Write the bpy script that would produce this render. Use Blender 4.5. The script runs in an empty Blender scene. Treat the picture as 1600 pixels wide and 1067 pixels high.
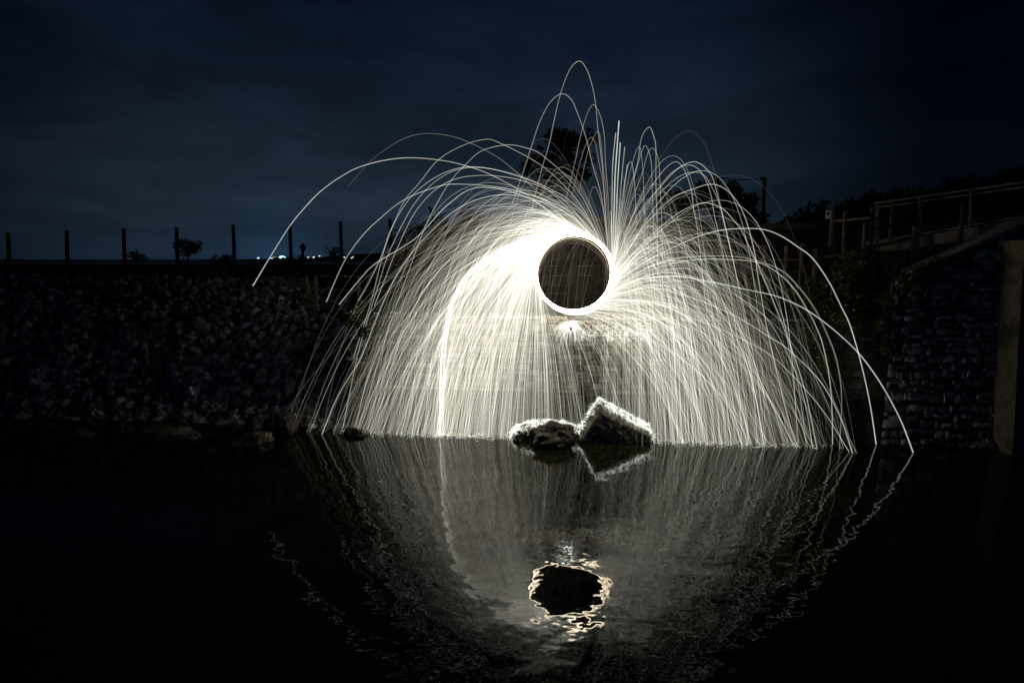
import bpy, math, random
import numpy as np
from mathutils import Vector, noise as mnoise
random.seed(7); rng = np.random.default_rng(11)
D2R = math.pi/180
scene = bpy.context.scene
COL = scene.collection

# ------------------------------------------------------------ camera
CAMZ = 4.6; PITCH = 8.32*D2R; FPX = 889.0
cam_data = bpy.data.cameras.new('camera'); cam_data.sensor_width = 36.0
cam_data.lens = FPX/1600*36.0; cam_data.clip_end = 9000; cam_data.clip_start = .1
cam = bpy.data.objects.new('camera', cam_data); COL.objects.link(cam)
cam.location = (0, 0, CAMZ); cam.rotation_euler = (math.pi/2-PITCH, 0, 0)
scene.camera = cam
scene.view_settings.view_transform = 'Standard'
scene.view_settings.look = 'None'
scene.view_settings.exposure = 0.0
scene.view_settings.gamma = 1.0
scene.render.engine = 'CYCLES'
scene.cycles.max_bounces = 5; scene.cycles.diffuse_bounces = 2; scene.cycles.glossy_bounces = 3
scene.cycles.transparent_max_bounces = 160; scene.cycles.sample_clamp_indirect = 3.0
scene.cycles.use_denoising = True

# ------------------------------------------------------------ world: night sky with faint cloud
world = bpy.data.worlds.new('World'); scene.world = world; world.use_nodes = True
wn = world.node_tree; wn.nodes.clear()
def wnode(t, **k):
    n = wn.nodes.new(t)
    for a, b in k.items(): setattr(n, a, b)
    return n
def build_world():
    L = wn.links.new
    out = wnode('ShaderNodeOutputWorld'); bg = wnode('ShaderNodeBackground'); bg.inputs['Strength'].default_value = .78
    tc = wnode('ShaderNodeTexCoord'); sep = wnode('ShaderNodeSeparateXYZ'); L(tc.outputs['Generated'], sep.inputs[0])
    def m(op, a, b=None, c=None):
        n = wnode('ShaderNodeMath', operation=op)
        for i, v in enumerate((a, b, c)):
            if v is None: continue
            if isinstance(v, (int, float)): n.inputs[i].default_value = v
            else: L(v, n.inputs[i])
        return n.outputs[0]
    ramp = wnode('ShaderNodeValToRGB'); L(sep.outputs['Z'], ramp.inputs[0])
    e = ramp.color_ramp.elements
    e[0].position = 0.0; e[0].color = (.0150, .0300, .0520, 1)
    e[1].position = .60; e[1].color = (.0020, .0045, .0120, 1)
    for p, c in ((.06, (.0165, .0300, .0470)), (.16, (.0118, .0210, .0350)), (.30, (.0066, .0130, .0260)), (.42, (.0036, .0080, .0185))):
        k = e.new(p); k.color = (*c, 1)
    # lens vignette put into the sky colour: brighter ahead, darker to the sides
    vn = wnode('ShaderNodeVectorMath', operation='DOT_PRODUCT'); L(tc.outputs['Generated'], vn.inputs[0]); vn.inputs[1].default_value = (-.13, .98, .12)
    side = wnode('ShaderNodeMapRange'); side.inputs['From Min'].default_value = .72; side.inputs['From Max'].default_value = .985
    side.inputs['To Min'].default_value = .08; side.inputs['To Max'].default_value = 1.0; side.interpolation_type = 'SMOOTHSTEP'
    L(vn.outputs['Value'], side.inputs['Value'])
    # clouds
    mp = wnode('ShaderNodeMapping'); mp.inputs['Scale'].default_value = (2.0, 2.0, 7.5); mp.inputs['Rotation'].default_value = (.12, .22, 0); L(tc.outputs['Generated'], mp.inputs[0])
    nz = wnode('ShaderNodeTexNoise'); nz.inputs['Scale'].default_value = 1.6; nz.inputs['Detail'].default_value = 7; nz.inputs['Roughness'].default_value = .56; nz.inputs['Distortion'].default_value = .5
    L(mp.outputs[0], nz.inputs['Vector'])
    cr = wnode('ShaderNodeMapRange'); cr.inputs['From Min'].default_value = .36; cr.inputs['From Max'].default_value = .72; cr.inputs['To Min'].default_value = .72; cr.inputs['To Max'].default_value = 1.55
    L(nz.outputs['Fac'], cr.inputs['Value'])
    # glow over the town (azimuth of the harbour lights)
    g = wnode('ShaderNodeVectorMath', operation='DOT_PRODUCT'); L(tc.outputs['Generated'], g.inputs[0])
    a = math.atan(-360/889/math.cos(PITCH)); g.inputs[1].default_value = (math.sin(a), math.cos(a), 0)
    gp = m('POWER', m('MAXIMUM', g.outputs['Value'], 0.0), 420.0)
    gp = m('MULTIPLY', gp, .9)
    gc = wnode('ShaderNodeMix', data_type='RGBA'); gc.inputs[6].default_value = (0, 0, 0, 1); gc.inputs[7].default_value = (.004, .020, .046, 1); L(gp, gc.inputs[0])
    mul = m('MULTIPLY', side.outputs[0], cr.outputs[0])
    sc = wnode('ShaderNodeVectorMath', operation='SCALE'); L(ramp.outputs[0], sc.inputs[0]); L(mul, sc.inputs['Scale'])
    nv = wnode('ShaderNodeVectorMath', operation='ADD'); L(sc.outputs[0], nv.inputs[0]); nv.inputs[1].default_value = (.0000, .0003, .0022)
    ad = wnode('ShaderNodeVectorMath', operation='ADD'); L(nv.outputs[0], ad.inputs[0]); L(gc.outputs[2], ad.inputs[1])
    L(ad.outputs[0], bg.inputs['Color']); L(bg.outputs[0], out.inputs[0])
build_world()

# added fill lamp, very faint and blue, from behind the camera
md = bpy.data.lights.new('blue_fill', 'SUN'); md.energy = .026; md.angle = .5*D2R; md.color = (.13, .30, 1.0)
blue_fill = bpy.data.objects.new('blue_fill', md); COL.objects.link(blue_fill); blue_fill.rotation_euler = (76*D2R, 0, -28*D2R)

# ------------------------------------------------------------ frame helpers
def ray(px, py):
    dx = (px-800)/FPX; dy = (533.5-py)/FPX
    c, s = math.cos(PITCH), math.sin(PITCH)
    return np.array([dx, c+dy*s, -s+dy*c])
def P(px, py, Y):
    d = ray(px, py); t = Y/d[1]
    return np.array([d[0]*t, Y, CAMZ+d[2]*t])
def PZ(px, py, z):
    d = ray(px, py); t = (z-CAMZ)/d[2]
    return np.array([d[0]*t, d[1]*t, z])
SL = -.0995
O2 = np.array([1.51, 14.08])                    # foot of the ring
T2 = np.array([math.cos(SL), math.sin(SL)]); N2 = np.array([math.sin(SL), -math.cos(SL)])   # along wall, out of wall (towards camera)
def W(u, w, z): return np.array([O2[0]+T2[0]*u+N2[0]*w, O2[1]+T2[1]*u+N2[1]*w, z])
def PP(px, py, w=0.0):                          # pixel ray onto the plane parallel to the wall
    d = ray(px, py); o = O2+N2*w
    t = (N2@o)/(N2@d[:2])
    return np.array([d[0]*t, d[1]*t, CAMZ+d[2]*t])
def UOF(p): return float((np.asarray(p)[:2]-O2)@T2)

# ------------------------------------------------------------ object helpers
def tag(o, label=None, cat=None, group=None, kind=None):
    if label: o['label'] = label
    if cat: o['category'] = cat
    if group: o['group'] = group
    if kind: o['kind'] = kind
    return o
def empty(name, loc, label, cat, group=None):
    o = bpy.data.objects.new(name, None); COL.objects.link(o); o.location = tuple(map(float, loc)); o.empty_display_size = .1
    return tag(o, label, cat, group)
class MB:
    def __init__(s): s.v = []; s.f = []; s.n = 0; s.a = []
    def add(s, V, F, att=None):
        V = np.asarray(V, dtype=float); s.v.append(V); s.f += [tuple(int(i)+s.n for i in f) for f in F]; s.n += len(V)
        s.a.append(np.full(len(V), 0.0) if att is None else np.broadcast_to(att, (len(V),)))
    def arr(s): return np.vstack(s.v)
    def box(s, c, size, rot=None, att=None):
        x, y, z = [q/2 for q in size]
        V = np.array([(-x,-y,-z),(x,-y,-z),(x,y,-z),(-x,y,-z),(-x,-y,z),(x,-y,z),(x,y,z),(-x,y,z)])
        if rot is not None: V = V@np.asarray(rot).T
        s.add(V+np.asarray(c), [(0,3,2,1),(4,5,6,7),(0,1,5,4),(1,2,6,5),(2,3,7,6),(3,0,4,7)], att)
    def bar(s, a, b, w, h=None, up=(0,0,1), att=None):
        a = np.asarray(a, float); b = np.asarray(b, float); h = h or w
        d = b-a; L = np.linalg.norm(d); d /= L
        up = np.asarray(up, float)
        if abs(d@up) > .95: up = np.array([0,1.,0])
        r = np.cross(d, up); r /= np.linalg.norm(r); q = np.cross(r, d)
        s.box((a+b)/2, (w, L, h), np.stack([r, d, q], 1), att)
    def tube(s, pts, rad, n=7, cap=True, att=None):
        pts = np.asarray(pts, float); rad = np.broadcast_to(rad, (len(pts),))
        V = []; F = []; up = np.array([.13, .91, .39])
        for i, p in enumerate(pts):
            t = pts[min(i+1, len(pts)-1)]-pts[max(i-1, 0)]; t = t/(np.linalg.norm(t)+1e-9)
            a = np.cross(t, up); a /= np.linalg.norm(a)+1e-9; b = np.cross(t, a)
            for k in range(n):
                an = 2*math.pi*k/n; V.append(p+rad[i]*(math.cos(an)*a+math.sin(an)*b))
        for i in range(len(pts)-1):
            for k in range(n):
                F.append((i*n+k, i*n+(k+1) % n, (i+1)*n+(k+1) % n, (i+1)*n+k))
        if cap: F += [tuple(range(n))[::-1], tuple((len(pts)-1)*n+k for k in range(n))]
        s.add(V, F, att)
    def build(s, name, m, parent=None, smooth=False, attname=None):
        V = s.arr() if s.v else np.zeros((0, 3))
        me = bpy.data.meshes.new(name)
        o = bpy.data.objects.new(name, me); COL.objects.link(o)
        if parent is not None: V = V-np.array(parent_world(parent))
        me.from_pydata(V.tolist(), [], s.f); me.update()
        if attname:
            at = me.attributes.new(attname, 'FLOAT', 'POINT'); at.data.foreach_set('value', np.concatenate(s.a).astype(np.float32))
        if smooth: me.polygons.foreach_set('use_smooth', [True]*len(me.polygons))
        me.materials.append(m)
        if parent is not None: o.parent = parent
        return o
def parent_world(p):
    v = Vector((0, 0, 0))
    while p is not None: v = v+p.location; p = p.parent
    return v
def fastmesh(name, V, Q, m, att=None, smooth=False, nside=4):
    """V (n,3), Q (k,nside) -> object"""
    me = bpy.data.meshes.new(name)
    me.vertices.add(len(V)); me.vertices.foreach_set('co', np.asarray(V, np.float32).ravel())
    k = len(Q); me.loops.add(k*nside); me.loops.foreach_set('vertex_index', np.asarray(Q, np.int32).ravel())
    me.polygons.add(k); me.polygons.foreach_set('loop_start', np.arange(0, k*nside, nside, dtype=np.int32))
    try: me.polygons.foreach_set('loop_total', np.full(k, nside, dtype=np.int32))
    except Exception: pass
    if smooth: me.polygons.foreach_set('use_smooth', [True]*k)
    me.update(calc_edges=True)
    if att is not None:
        at = me.attributes.new('glow_level', 'FLOAT', 'POINT'); at.data.foreach_set('value', np.asarray(att, np.float32))
    me.materials.append(m)
    o = bpy.data.objects.new(name, me); COL.objects.link(o)
    return o

# ------------------------------------------------------------ materials
def mat(name): 
    m = bpy.data.materials.new(name); m.use_nodes = True; return m, m.node_tree, m.node_tree.nodes['Principled BSDF']
def rough_mat(name, c1, c2, scale=6, rough=.9, bump=.3, bscale=None, dist=.03, c3=None, spec=.3, att=None, tr_=(.55, 1.35)):
    m, nt, b = mat(name); L = nt.links.new; N = nt.nodes.new
    tc = N('ShaderNodeTexCoord')
    n = N('ShaderNodeTexNoise'); n.inputs['Scale'].default_value = scale; n.inputs['Detail'].default_value = 6; n.inputs['Roughness'].default_value = .62
    L(tc.outputs['Object'], n.inputs['Vector'])
    r = N('ShaderNodeValToRGB'); r.color_ramp.elements[0].position = .34; r.color_ramp.elements[1].position = .68
    r.color_ramp.elements[0].color = (*c1, 1); r.color_ramp.elements[1].color = (*c2, 1)
    if c3: k = r.color_ramp.elements.new(.52); k.color = (*c3, 1)
    L(n.outputs['Fac'], r.inputs[0])
    col = r.outputs[0]
    if att:
        a = N('ShaderNodeAttribute'); a.attribute_name = att
        mr = N('ShaderNodeMapRange'); mr.inputs['To Min'].default_value = tr_[0]; mr.inputs['To Max'].default_value = tr_[1]; L(a.outputs['Fac'], mr.inputs['Value'])
        s = N('ShaderNodeVectorMath'); s.operation = 'SCALE'; L(col, s.inputs[0]); L(mr.outputs[0], s.inputs['Scale']); col = s.outputs[0]
    L(col, b.inputs['Base Color'])
    b.inputs['Roughness'].default_value = rough; b.inputs['Specular IOR Level'].default_value = spec
    n2 = N('ShaderNodeTexNoise'); n2.inputs['Scale'].default_value = bscale or scale*5; n2.inputs['Detail'].default_value = 8; L(tc.outputs['Object'], n2.inputs['Vector'])
    bp = N('ShaderNodeBump'); bp.inputs['Strength'].default_value = bump; bp.inputs['Distance'].default_value = dist
    L(n2.outputs['Fac'], bp.inputs['Height']); L(bp.outputs[0], b.inputs['Normal'])
    return m
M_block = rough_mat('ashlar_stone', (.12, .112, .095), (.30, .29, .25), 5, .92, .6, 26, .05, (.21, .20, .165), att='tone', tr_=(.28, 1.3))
M_rubble = rough_mat('rubble_stone', (.12, .115, .10), (.55, .51, .44), 4, .9, .6, 22, .05, (.30, .28, .24), att='tone', tr_=(.35, 1.9))
M_mortar = rough_mat('mortar', (.035, .032, .027), (.085, .078, .065), 8, .95, .5, 40)
M_rock = rough_mat('wet_rock', (.07, .062, .048), (.22, .20, .155), 3.5, .75, 1.0, 9, .10, (.13, .115, .09))
M_conc = rough_mat('old_concrete', (.20, .18, .145), (.38, .35, .29), 2.2, .9, .4, 18, .03, (.30, .27, .22))
M_conc2 = rough_mat('weathered_concrete', (.06, .05, .038), (.15, .13, .095), 1.6, .95, .6, 14, .05, (.19, .155, .115))
M_ground = rough_mat('bank_soil', (.022, .020, .013), (.060, .052, .032), 1.7, .95, .8, 12, .08, (.036, .036, .018))
M_wood = rough_mat('weathered_wood', (.10, .075, .05), (.22, .17, .12), 9, .85, .4, 40)
M_post = rough_mat('fence_wood', (.11, .060, .035), (.20, .115, .07), 9, .85, .4, 40)
M_metal = rough_mat('painted_steel', (.17, .14, .11), (.27, .22, .17), 12, .5, .15, 50, .01, spec=.5)
M_dark = rough_mat('dark_steel', (.012, .012, .012), (.03, .03, .03), 12, .5, .15, 50, .01)
M_wire = rough_mat('wire', (.05, .05, .05), (.12, .12, .12), 12, .5, .1, 50, .01)
M_bark = rough_mat('bark', (.03, .022, .014), (.08, .06, .04), 9, .9, .7, 30)
M_leaf = rough_mat('leaves', (.020, .030, .010), (.075, .085, .030), 2.2, .7, .1, 20, att='tone')
M_ivy = rough_mat('ivy_leaves', (.045, .075, .018), (.26, .25, .10), 5.5, .6, .1, 20, .01, (.10, .13, .035), att='tone')
M_grass = rough_mat('dry_grass', (.05, .045, .018), (.17, .135, .065), 3, .8, .1, 20, .01, (.075, .085, .025))
M_far = rough_mat('far_land', (.012, .014, .012), (.03, .03, .024), .02, .95, .1, .2)
M_red = rough_mat('red_plastic', (.42, .020, .015), (.50, .035, .02), 12, .4, .05)
M_white = rough_mat('sign_white', (.70, .74, .80), (.78, .80, .84), 12, .4, .02)
M_blue = rough_mat('sign_blue', (.012, .035, .20), (.016, .045, .24), 12, .4, .02)
M_signred = rough_mat('sign_red', (.28, .02, .03), (.30, .03, .04), 12, .4, .02)
M_tin = rough_mat('sign_black', (.012, .012, .014), (.016, .016, .018), 12, .4, .02)

def glow_mat(name, hot, cool, k=1.0, clear=False):
    m = bpy.data.materials.new(name); m.use_nodes = True; nt = m.node_tree; nt.nodes.clear(); N = nt.nodes.new; L = nt.links.new
    o = N('ShaderNodeOutputMaterial'); e = N('ShaderNodeEmission'); a = N('ShaderNodeAttribute'); a.attribute_name = 'glow_level'
    mr = N('ShaderNodeMapRange'); mr.inputs['From Min'].default_value = .15; mr.inputs['From Max'].default_value = .95; L(a.outputs['Fac'], mr.inputs['Value'])
    mx = N('ShaderNodeMix'); mx.data_type = 'RGBA'; mx.inputs[6].default_value = (*cool, 1); mx.inputs[7].default_value = (*hot, 1); L(mr.outputs[0], mx.inputs[0])
    L(mx.outputs[2], e.inputs['Color'])
    mm = N('ShaderNodeMath'); mm.operation = 'MULTIPLY'; mm.inputs[1].default_value = k; L(a.outputs['Fac'], mm.inputs[0]); L(mm.outputs[0], e.inputs['Strength'])
    if clear:      # light only adds up: a spark's path hides nothing behind it
        t = N('ShaderNodeBsdfTransparent'); ad = N('ShaderNodeAddShader'); L(e.outputs[0], ad.inputs[0]); L(t.outputs[0], ad.inputs[1]); L(ad.outputs[0], o.inputs[0])
    else: L(e.outputs[0], o.inputs[0])
    return m
M_spark = glow_mat('spark', (.93, 1.0, .90), (1.0, .93, .76), .30, True)
M_spark.cycles.emission_sampling = 'NONE'
M_ring = glow_mat('burning_wool', (1.0, .84, .60), (1.0, .80, .58))
M_ring.cycles.emission_sampling = 'FRONT_BACK'
def lamp_mat(name, c, s):
    m = bpy.data.materials.new(name); m.use_nodes = True; nt = m.node_tree; nt.nodes.clear()
    o = nt.nodes.new('ShaderNodeOutputMaterial'); e = nt.nodes.new('ShaderNodeEmission'); e.inputs[0].default_value = (*c, 1); e.inputs[1].default_value = s
    nt.links.new(e.outputs[0], o.inputs[0]); m.cycles.emission_sampling = 'NONE'; return m

# water
def water_mat():
    m, nt, b = mat('still_water'); L = nt.links.new; N = nt.nodes.new
    b.inputs['Base Color'].default_value = (.014, .0145, .0070, 1); b.inputs['Roughness'].default_value = .0; b.inputs['IOR'].default_value = 1.41
    tc = N('ShaderNodeTexCoord')
    def nz(scale, stretch, det, rough, dist):
        mp = N('ShaderNodeMapping'); mp.inputs['Scale'].default_value = (stretch[0], stretch[1], 1); mp.inputs['Location'].default_value = (0.0, 0.0, 0.0); L(tc.outputs['Object'], mp.inputs[0])
        n = N('ShaderNodeTexNoise'); n.inputs['Scale'].default_value = scale; n.inputs['Detail'].default_value = det; n.inputs['Roughness'].default_value = rough; n.inputs['Distortion'].default_value = dist
        L(mp.outputs[0], n.inputs['Vector']); return n.outputs['Fac']
    a = nz(1.45, (.9, 1.0), 0.0, .4, .4); c = nz(5.2, (.9, 1.0), 0.6, .5, .3); d = nz(15.0, (1, 1), 0.0, .5, 0)
    def ma(op, x, y):
        n = N('ShaderNodeMath'); n.operation = op
        for i, v in enumerate((x, y)):
            if isinstance(v, float): n.inputs[i].default_value = v
            else: L(v, n.inputs[i])
        return n.outputs[0]
    # ripples are a little stronger out in the open water than in the lee of the wall
    sp = N('ShaderNodeSeparateXYZ'); L(tc.outputs['Object'], sp.inputs[0])
    mr = N('ShaderNodeMapRange'); mr.inputs['From Min'].default_value = 14.0; mr.inputs['From Max'].default_value = 7.0; mr.inputs['To Min'].default_value = .80; mr.inputs['To Max'].default_value = 1.15
    L(sp.outputs['Y'], mr.inputs['Value'])
    h = ma('ADD', ma('ADD', ma('MULTIPLY', a, RIP[0]), ma('MULTIPLY', c, RIP[1])), ma('MULTIPLY', d, RIP[2]))
    h = ma('MULTIPLY', h, mr.outputs[0])
    bp = N('ShaderNodeBump'); bp.inputs['Strength'].default_value = 1.0; bp.inputs['Distance'].default_value = 1.0; L(h, bp.inputs['Height']); L(bp.outputs[0], b.inputs['Normal'])
    return m
RIP = (.0118, .0031, .0004)
M_water = water_mat()

# ------------------------------------------------------------ setting: water, terrain, hills
wm = MB(); wm.add([(-250, -60, 0), (250, -60, 0), (250, 17, 0), (-250, 17, 0)], [(0, 1, 2, 3)])
tag(wm.build('water', M_water), 'dark river water mirroring the spark shower', 'water', kind='structure')
bm_ = MB(); bm_.add([(-260, -62, -1.5), (260, -62, -1.5), (260, 18, -1.5), (-260, 18, -1.5)], [(0, 1, 2, 3)])
tag(bm_.build('riverbed', M_ground), 'dark river bed under the water', 'riverbed', kind='structure')

WALLW = -.45; WALLTOP = 3.03
def sst(a, b, x):
    t = min(1, max(0, (x-a)/(b-a))); return t*t*(3-2*t)
def ground_z(u, s):
    """height of the bank, u along the wall, s metres behind its face"""
    left = -.5+4.35*sst(-.6, 3.4, s)
    mid = 2.97+.60*sst(2.6, 6, s)+.4*sst(6, 12, s)+.62*sst(1.8, 4.6, abs(u+.2))*sst(.2, 1.8, s)
    k = sst(-5.2, -7.0, u) if u < -5.2 else 0
    z = mid*(1-k)+left*k
    far = 4.05
    z = z*(1-sst(6, 22, s))+far*sst(6, 22, s)
    r = sst(5.0, 11.5, u)*sst(.1, 1.5, s)
    z += r*1.45*(1-.25*sst(8, 25, s))
    if s > 46: z = -9.0
    z += .10*mnoise.noise(Vector((u*.9, s*.9, 0)))*min(1, s)
    return z
us = np.concatenate([[-900, -300, -120, -60, -40], np.arange(-30, 30.1, .6), [40, 60, 120, 300, 900]])
ss = np.concatenate([np.arange(0.0, 6, .35), np.arange(6, 30, 2.0), [35, 50, 80, 150, 400, 1200, 4500]])
tm = MB(); V = []; 
for u in us:
    for s in ss:
        ww = W(u, WALLW-.12, 0) if abs(u) <= 30 else W(math.copysign(30, u), WALLW-.12, 0)+np.array([u-math.copysign(30, u), 0, 0])
        V.append((ww[0], ww[1]+s, ground_z(u, s) if s > 0 or u > -6.5 else -.6))
n = len(ss); F = [(i*n+j, (i+1)*n+j, (i+1)*n+j+1, i*n+j+1) for i in range(len(us)-1) for j in range(n-1)]
tm.add(V, F); tag(tm.build('ground', M_ground, smooth=True), 'dark grassy river bank behind the stone wall', 'ground', kind='structure')

sm_ = MB(); sm_.add([(-4000, 60, -7), (4000, 60, -7), (4000, 8000, -7), (-4000, 8000, -7)], [(0, 1, 2, 3)])
M_sea = rough_mat('sea', (.004, .007, .012), (.006, .010, .016), .01, .35, .0, .1, spec=.5)
tag(sm_.build('sea', M_sea), 'dark sea beyond the bank under the harbour lights', 'sea', kind='structure')
# hills: low far ridge on the left horizon, wooded slope on the right
hm = MB()
def ridge(pts, Y, depth, z0):
    V = []; 
    for px, py in pts:
        p = P(px, py, Y); V += [(p[0]*.99, Y-depth, z0), tuple(p), (p[0], Y+depth*2, z0)]
    F = []
    for i in range(len(pts)-1):
        for k in range(2): F.append((i*3+k, (i+1)*3+k, (i+1)*3+k+1, i*3+k+1))
    hm.add(V, F)
ridge([(470, 404), (500, 402.5), (530, 399), (560, 397), (590, 396), (640, 394), (700, 393), (780, 397), (860, 402)], 2500, 300, 0)
ridge([(330, 409), (380, 407), (405, 405), (440, 405.5), (470, 405), (520, 405), (600, 404)], 900, 100, 0)
tag(hm.build('hills', M_far), 'low dark hills on the far left horizon', 'hills', kind='structure')
hm = MB()
ridge([(1130, 372), (1190, 362), (1240, 345), (1300, 333), (1370, 316), (1440, 300), (1520, 284), (1600, 268), (1700, 252), (1900, 235)], 62, 22, 2)
tag(hm.build('hillside', M_far), 'dark wooded slope rising behind the bridge', 'hillside', kind='structure')

# ------------------------------------------------------------ masonry
def block_faces(mb, u0, u1, z0, z1, w, depth, frame, ch=.012, att=.5, jit=.01):
    """one dressed block with a chamfered, slightly crooked face; frame(u,w,z)"""
    j = lambda: random.uniform(-jit, jit)
    q = [(u0+j(), z0+j()), (u1+j(), z0+j()), (u1+j(), z1+j()), (u0+j(), z1+j())]
    cu = (u0+u1)/2; cz = (z0+z1)/2
    V = [frame(a, w-depth, b) for a, b in q]+[frame(a, w-ch, b) for a, b in q]
    V += [frame(a+(ch if a < cu else -ch), w+j()*.8, b+(ch if b < cz else -ch)) for a, b in q]
    F = [(0, 1, 5, 4), (1, 2, 6, 5), (2, 3, 7, 6), (3, 0, 4, 7), (4, 5, 9, 8), (5, 6, 10, 9), (6, 7, 11, 10), (7, 4, 8, 11), (8, 9, 10, 11)]
    mb.add(V, F, att)
ICO = {}
def ico(sub):
    if sub not in ICO:
        import bmesh
        b = bmesh.new(); bmesh.ops.create_icosphere(b, subdivisions=sub, radius=1)
        b.verts.ensure_lookup_table(); ICO[sub] = (np.array([v.co[:] for v in b.verts]), np.array([[v.index for v in f.verts] for f in b.faces])); b.free()
    return ICO[sub]
def stone(mb, c, size, sub=2, rough=.25, rot=None, att=.5, power=.75):
    V, F = ico(sub); V = V.copy()
    V = np.sign(V)*np.abs(V)**power                      # squarer than a ball
    o = np.array([random.uniform(-50, 50) for _ in range(3)])
    d = np.array([mnoise.noise(Vector(tuple(v*1.1+o))) for v in V])
    d2 = np.array([mnoise.noise(Vector(tuple(v*2.7+o))) for v in V]) if sub > 1 else 0
    V = V*(1+rough*d+rough*.45*d2)[:, None]
    V = V*np.asarray(size)
    if rot is None:
        q = rng.normal(size=(3, 3)); rot, _ = np.linalg.qr(q)
    mb.add(V@np.asarray(rot).T+np.asarray(c), F, att)
def Wf(u, w, z): return W(u, w, z)
def rotW(tilt=0):
    c, s = math.cos(tilt), math.sin(tilt)
    R = np.array([[T2[0], N2[0], 0], [T2[1], N2[1], 0], [0, 0, 1.]])
    return R@np.array([[c, 0, -s], [0, 1, 0], [s, 0, c]])

# river wall: dressed courses, smaller and rougher low down
river_wall = empty('river_wall', W(1, WALLW, 0), 'long stone river wall in dressed courses behind the falling sparks', 'wall')
UL, UR = -5.9, 7.7
core = MB(); 
V = [W(UL, WALLW-.03, -.6), W(UR, WALLW-.03, -.6), W(UR, WALLW-.03, WALLTOP-.03), W(UL, WALLW-.03, WALLTOP-.03),
     W(UL, WALLW-.6, -.6), W(UR, WALLW-.6, -.6), W(UR, WALLW-.6, WALLTOP-.03), W(UL, WALLW-.6, WALLTOP-.03)]
core.add(V, [(0, 1, 2, 3), (3, 2, 6, 7), (1, 5, 6, 2), (0, 3, 7, 4)]); core.build('mortar', M_mortar, river_wall)
bl = MB(); base_ = MB(); z = -.12
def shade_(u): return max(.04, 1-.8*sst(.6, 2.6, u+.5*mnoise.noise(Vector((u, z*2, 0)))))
while z < WALLTOP-.05:
    low = z < 1.1
    h = random.uniform(.055, .10) if low else random.uniform(.11, .20)
    if z+h > WALLTOP-.06: h = WALLTOP-z
    u = UL-random.uniform(0, .2)
    while u < UR:
        L_ = random.uniform(.12, .40) if low else random.uniform(.16, .42)
        u1 = min(u+L_, UR+.05)
        dz = random.uniform(-.006, .006)
        if not low and random.random() < .16 and h > .13:
            k = random.uniform(.4, .6)
            block_faces(bl, u+.006, u1-.006, z+.006, z+h*k-.004, WALLW+random.uniform(-.012, .014), .06, Wf, .010, random.random())
            block_faces(bl, u+.006, u1-.006, z+h*k+.004, z+h-.006, WALLW+random.uniform(-.012, .014), .06, Wf, .010, random.random())
        else:
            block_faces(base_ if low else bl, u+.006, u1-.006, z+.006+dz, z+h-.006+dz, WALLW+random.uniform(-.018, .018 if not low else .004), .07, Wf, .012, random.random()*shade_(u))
        u = u1
    z += h
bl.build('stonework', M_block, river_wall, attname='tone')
M_lowblock = rough_mat('low_course_stone', (.040, .036, .026), (.125, .115, .085), 3, .8, .6, 26, .05, (.075, .068, .050), att='tone', tr_=(.4, 1.3))  # darker stone for the low courses
base_.build('base_course', M_lowblock, river_wall, attname='tone')
cp = MB(); u = UL
while u < UR-.1:
    u1 = min(UR, u+random.uniform(.4, .8)); block_faces(cp, u+.006, u1-.006, WALLTOP+.002, WALLTOP+random.uniform(.07, .10), WALLW+.008+random.uniform(-.015, .02), .42, Wf, .015, random.random(), .012)
    V = cp.v[-1]; n0 = cp.n-12; cp.f.append((n0+3, n0+2, n0+6, n0+7)); u = u1
cp.build('coping', M_block, river_wall, attname='tone')

# bridge wing wall: rounded rubble in rough courses, sloping concrete coping
wing_wall = empty('wing_wall', W(9, WALLW, 0), 'rounded rubble stone wall with a sloping concrete coping below the bridge', 'wall')
WR = 10.75
cpa = PP(1330, 466, WALLW); cpb = PP(1578, 364, WALLW)
ua, ub = UOF(cpa), UOF(cpb)
def wing_top(u): return cpa[2]+(cpb[2]-cpa[2])*(u-ua)/(ub-ua)
core = MB(); V = []
for w in (WALLW-.055, WALLW-.9):
    V += [W(UR+.002, w, -.6), W(WR, w, -.6), W(WR, w, wing_top(WR)-.02), W(UR+.002, w, wing_top(UR)-.02)]
core.add(V, [(0, 1, 2, 3), (1, 5, 6, 2), (0, 3, 7, 4), (3, 2, 6, 7)]); core.build('mortar', M_mortar, wing_wall)
st = MB(); z = -.1
while z < 5.6:
    h = random.uniform(.12, .27); u = UR+.05
    while u < WR-.05:
        L_ = random.choice((.07, .10, .15, .2, .28, .36))*random.uniform(.8, 1.25)
        hh = h*random.uniform(.5, 1.15)
        cu = u+L_/2; cz = z+h/2+random.uniform(-.05, .05)+.06*mnoise.noise(Vector((cu*1.3, z*2, 0)))
        if cz+hh/2 < wing_top(cu)-.04:
            stone(st, W(cu, WALLW-.05+random.uniform(-.02, .012), cz), (L_*.52, .06, hh*.52), 2, .30, rotW(random.uniform(-.16, .16)), random.random(), .62)
        u += L_+random.uniform(0, .012)
    z += h
st.build('stonework', M_rubble, wing_wall, smooth=True, attname='tone')
cop = MB(); V = []
for w in (WALLW+.03, WALLW-.55):
    for (u, dz) in ((ua+1.35, -.012), (WR, -.012), (WR, .11), (ua+1.35, .05)): V.append(W(u, w, wing_top(u)+dz))
cop.add(V, [(0, 1, 2, 3), (7, 6, 5, 4), (3, 2, 6, 7), (0, 4, 5, 1), (1, 5, 6, 2), (0, 3, 7, 4)])
cop.build('coping', M_conc, wing_wall)

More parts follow.
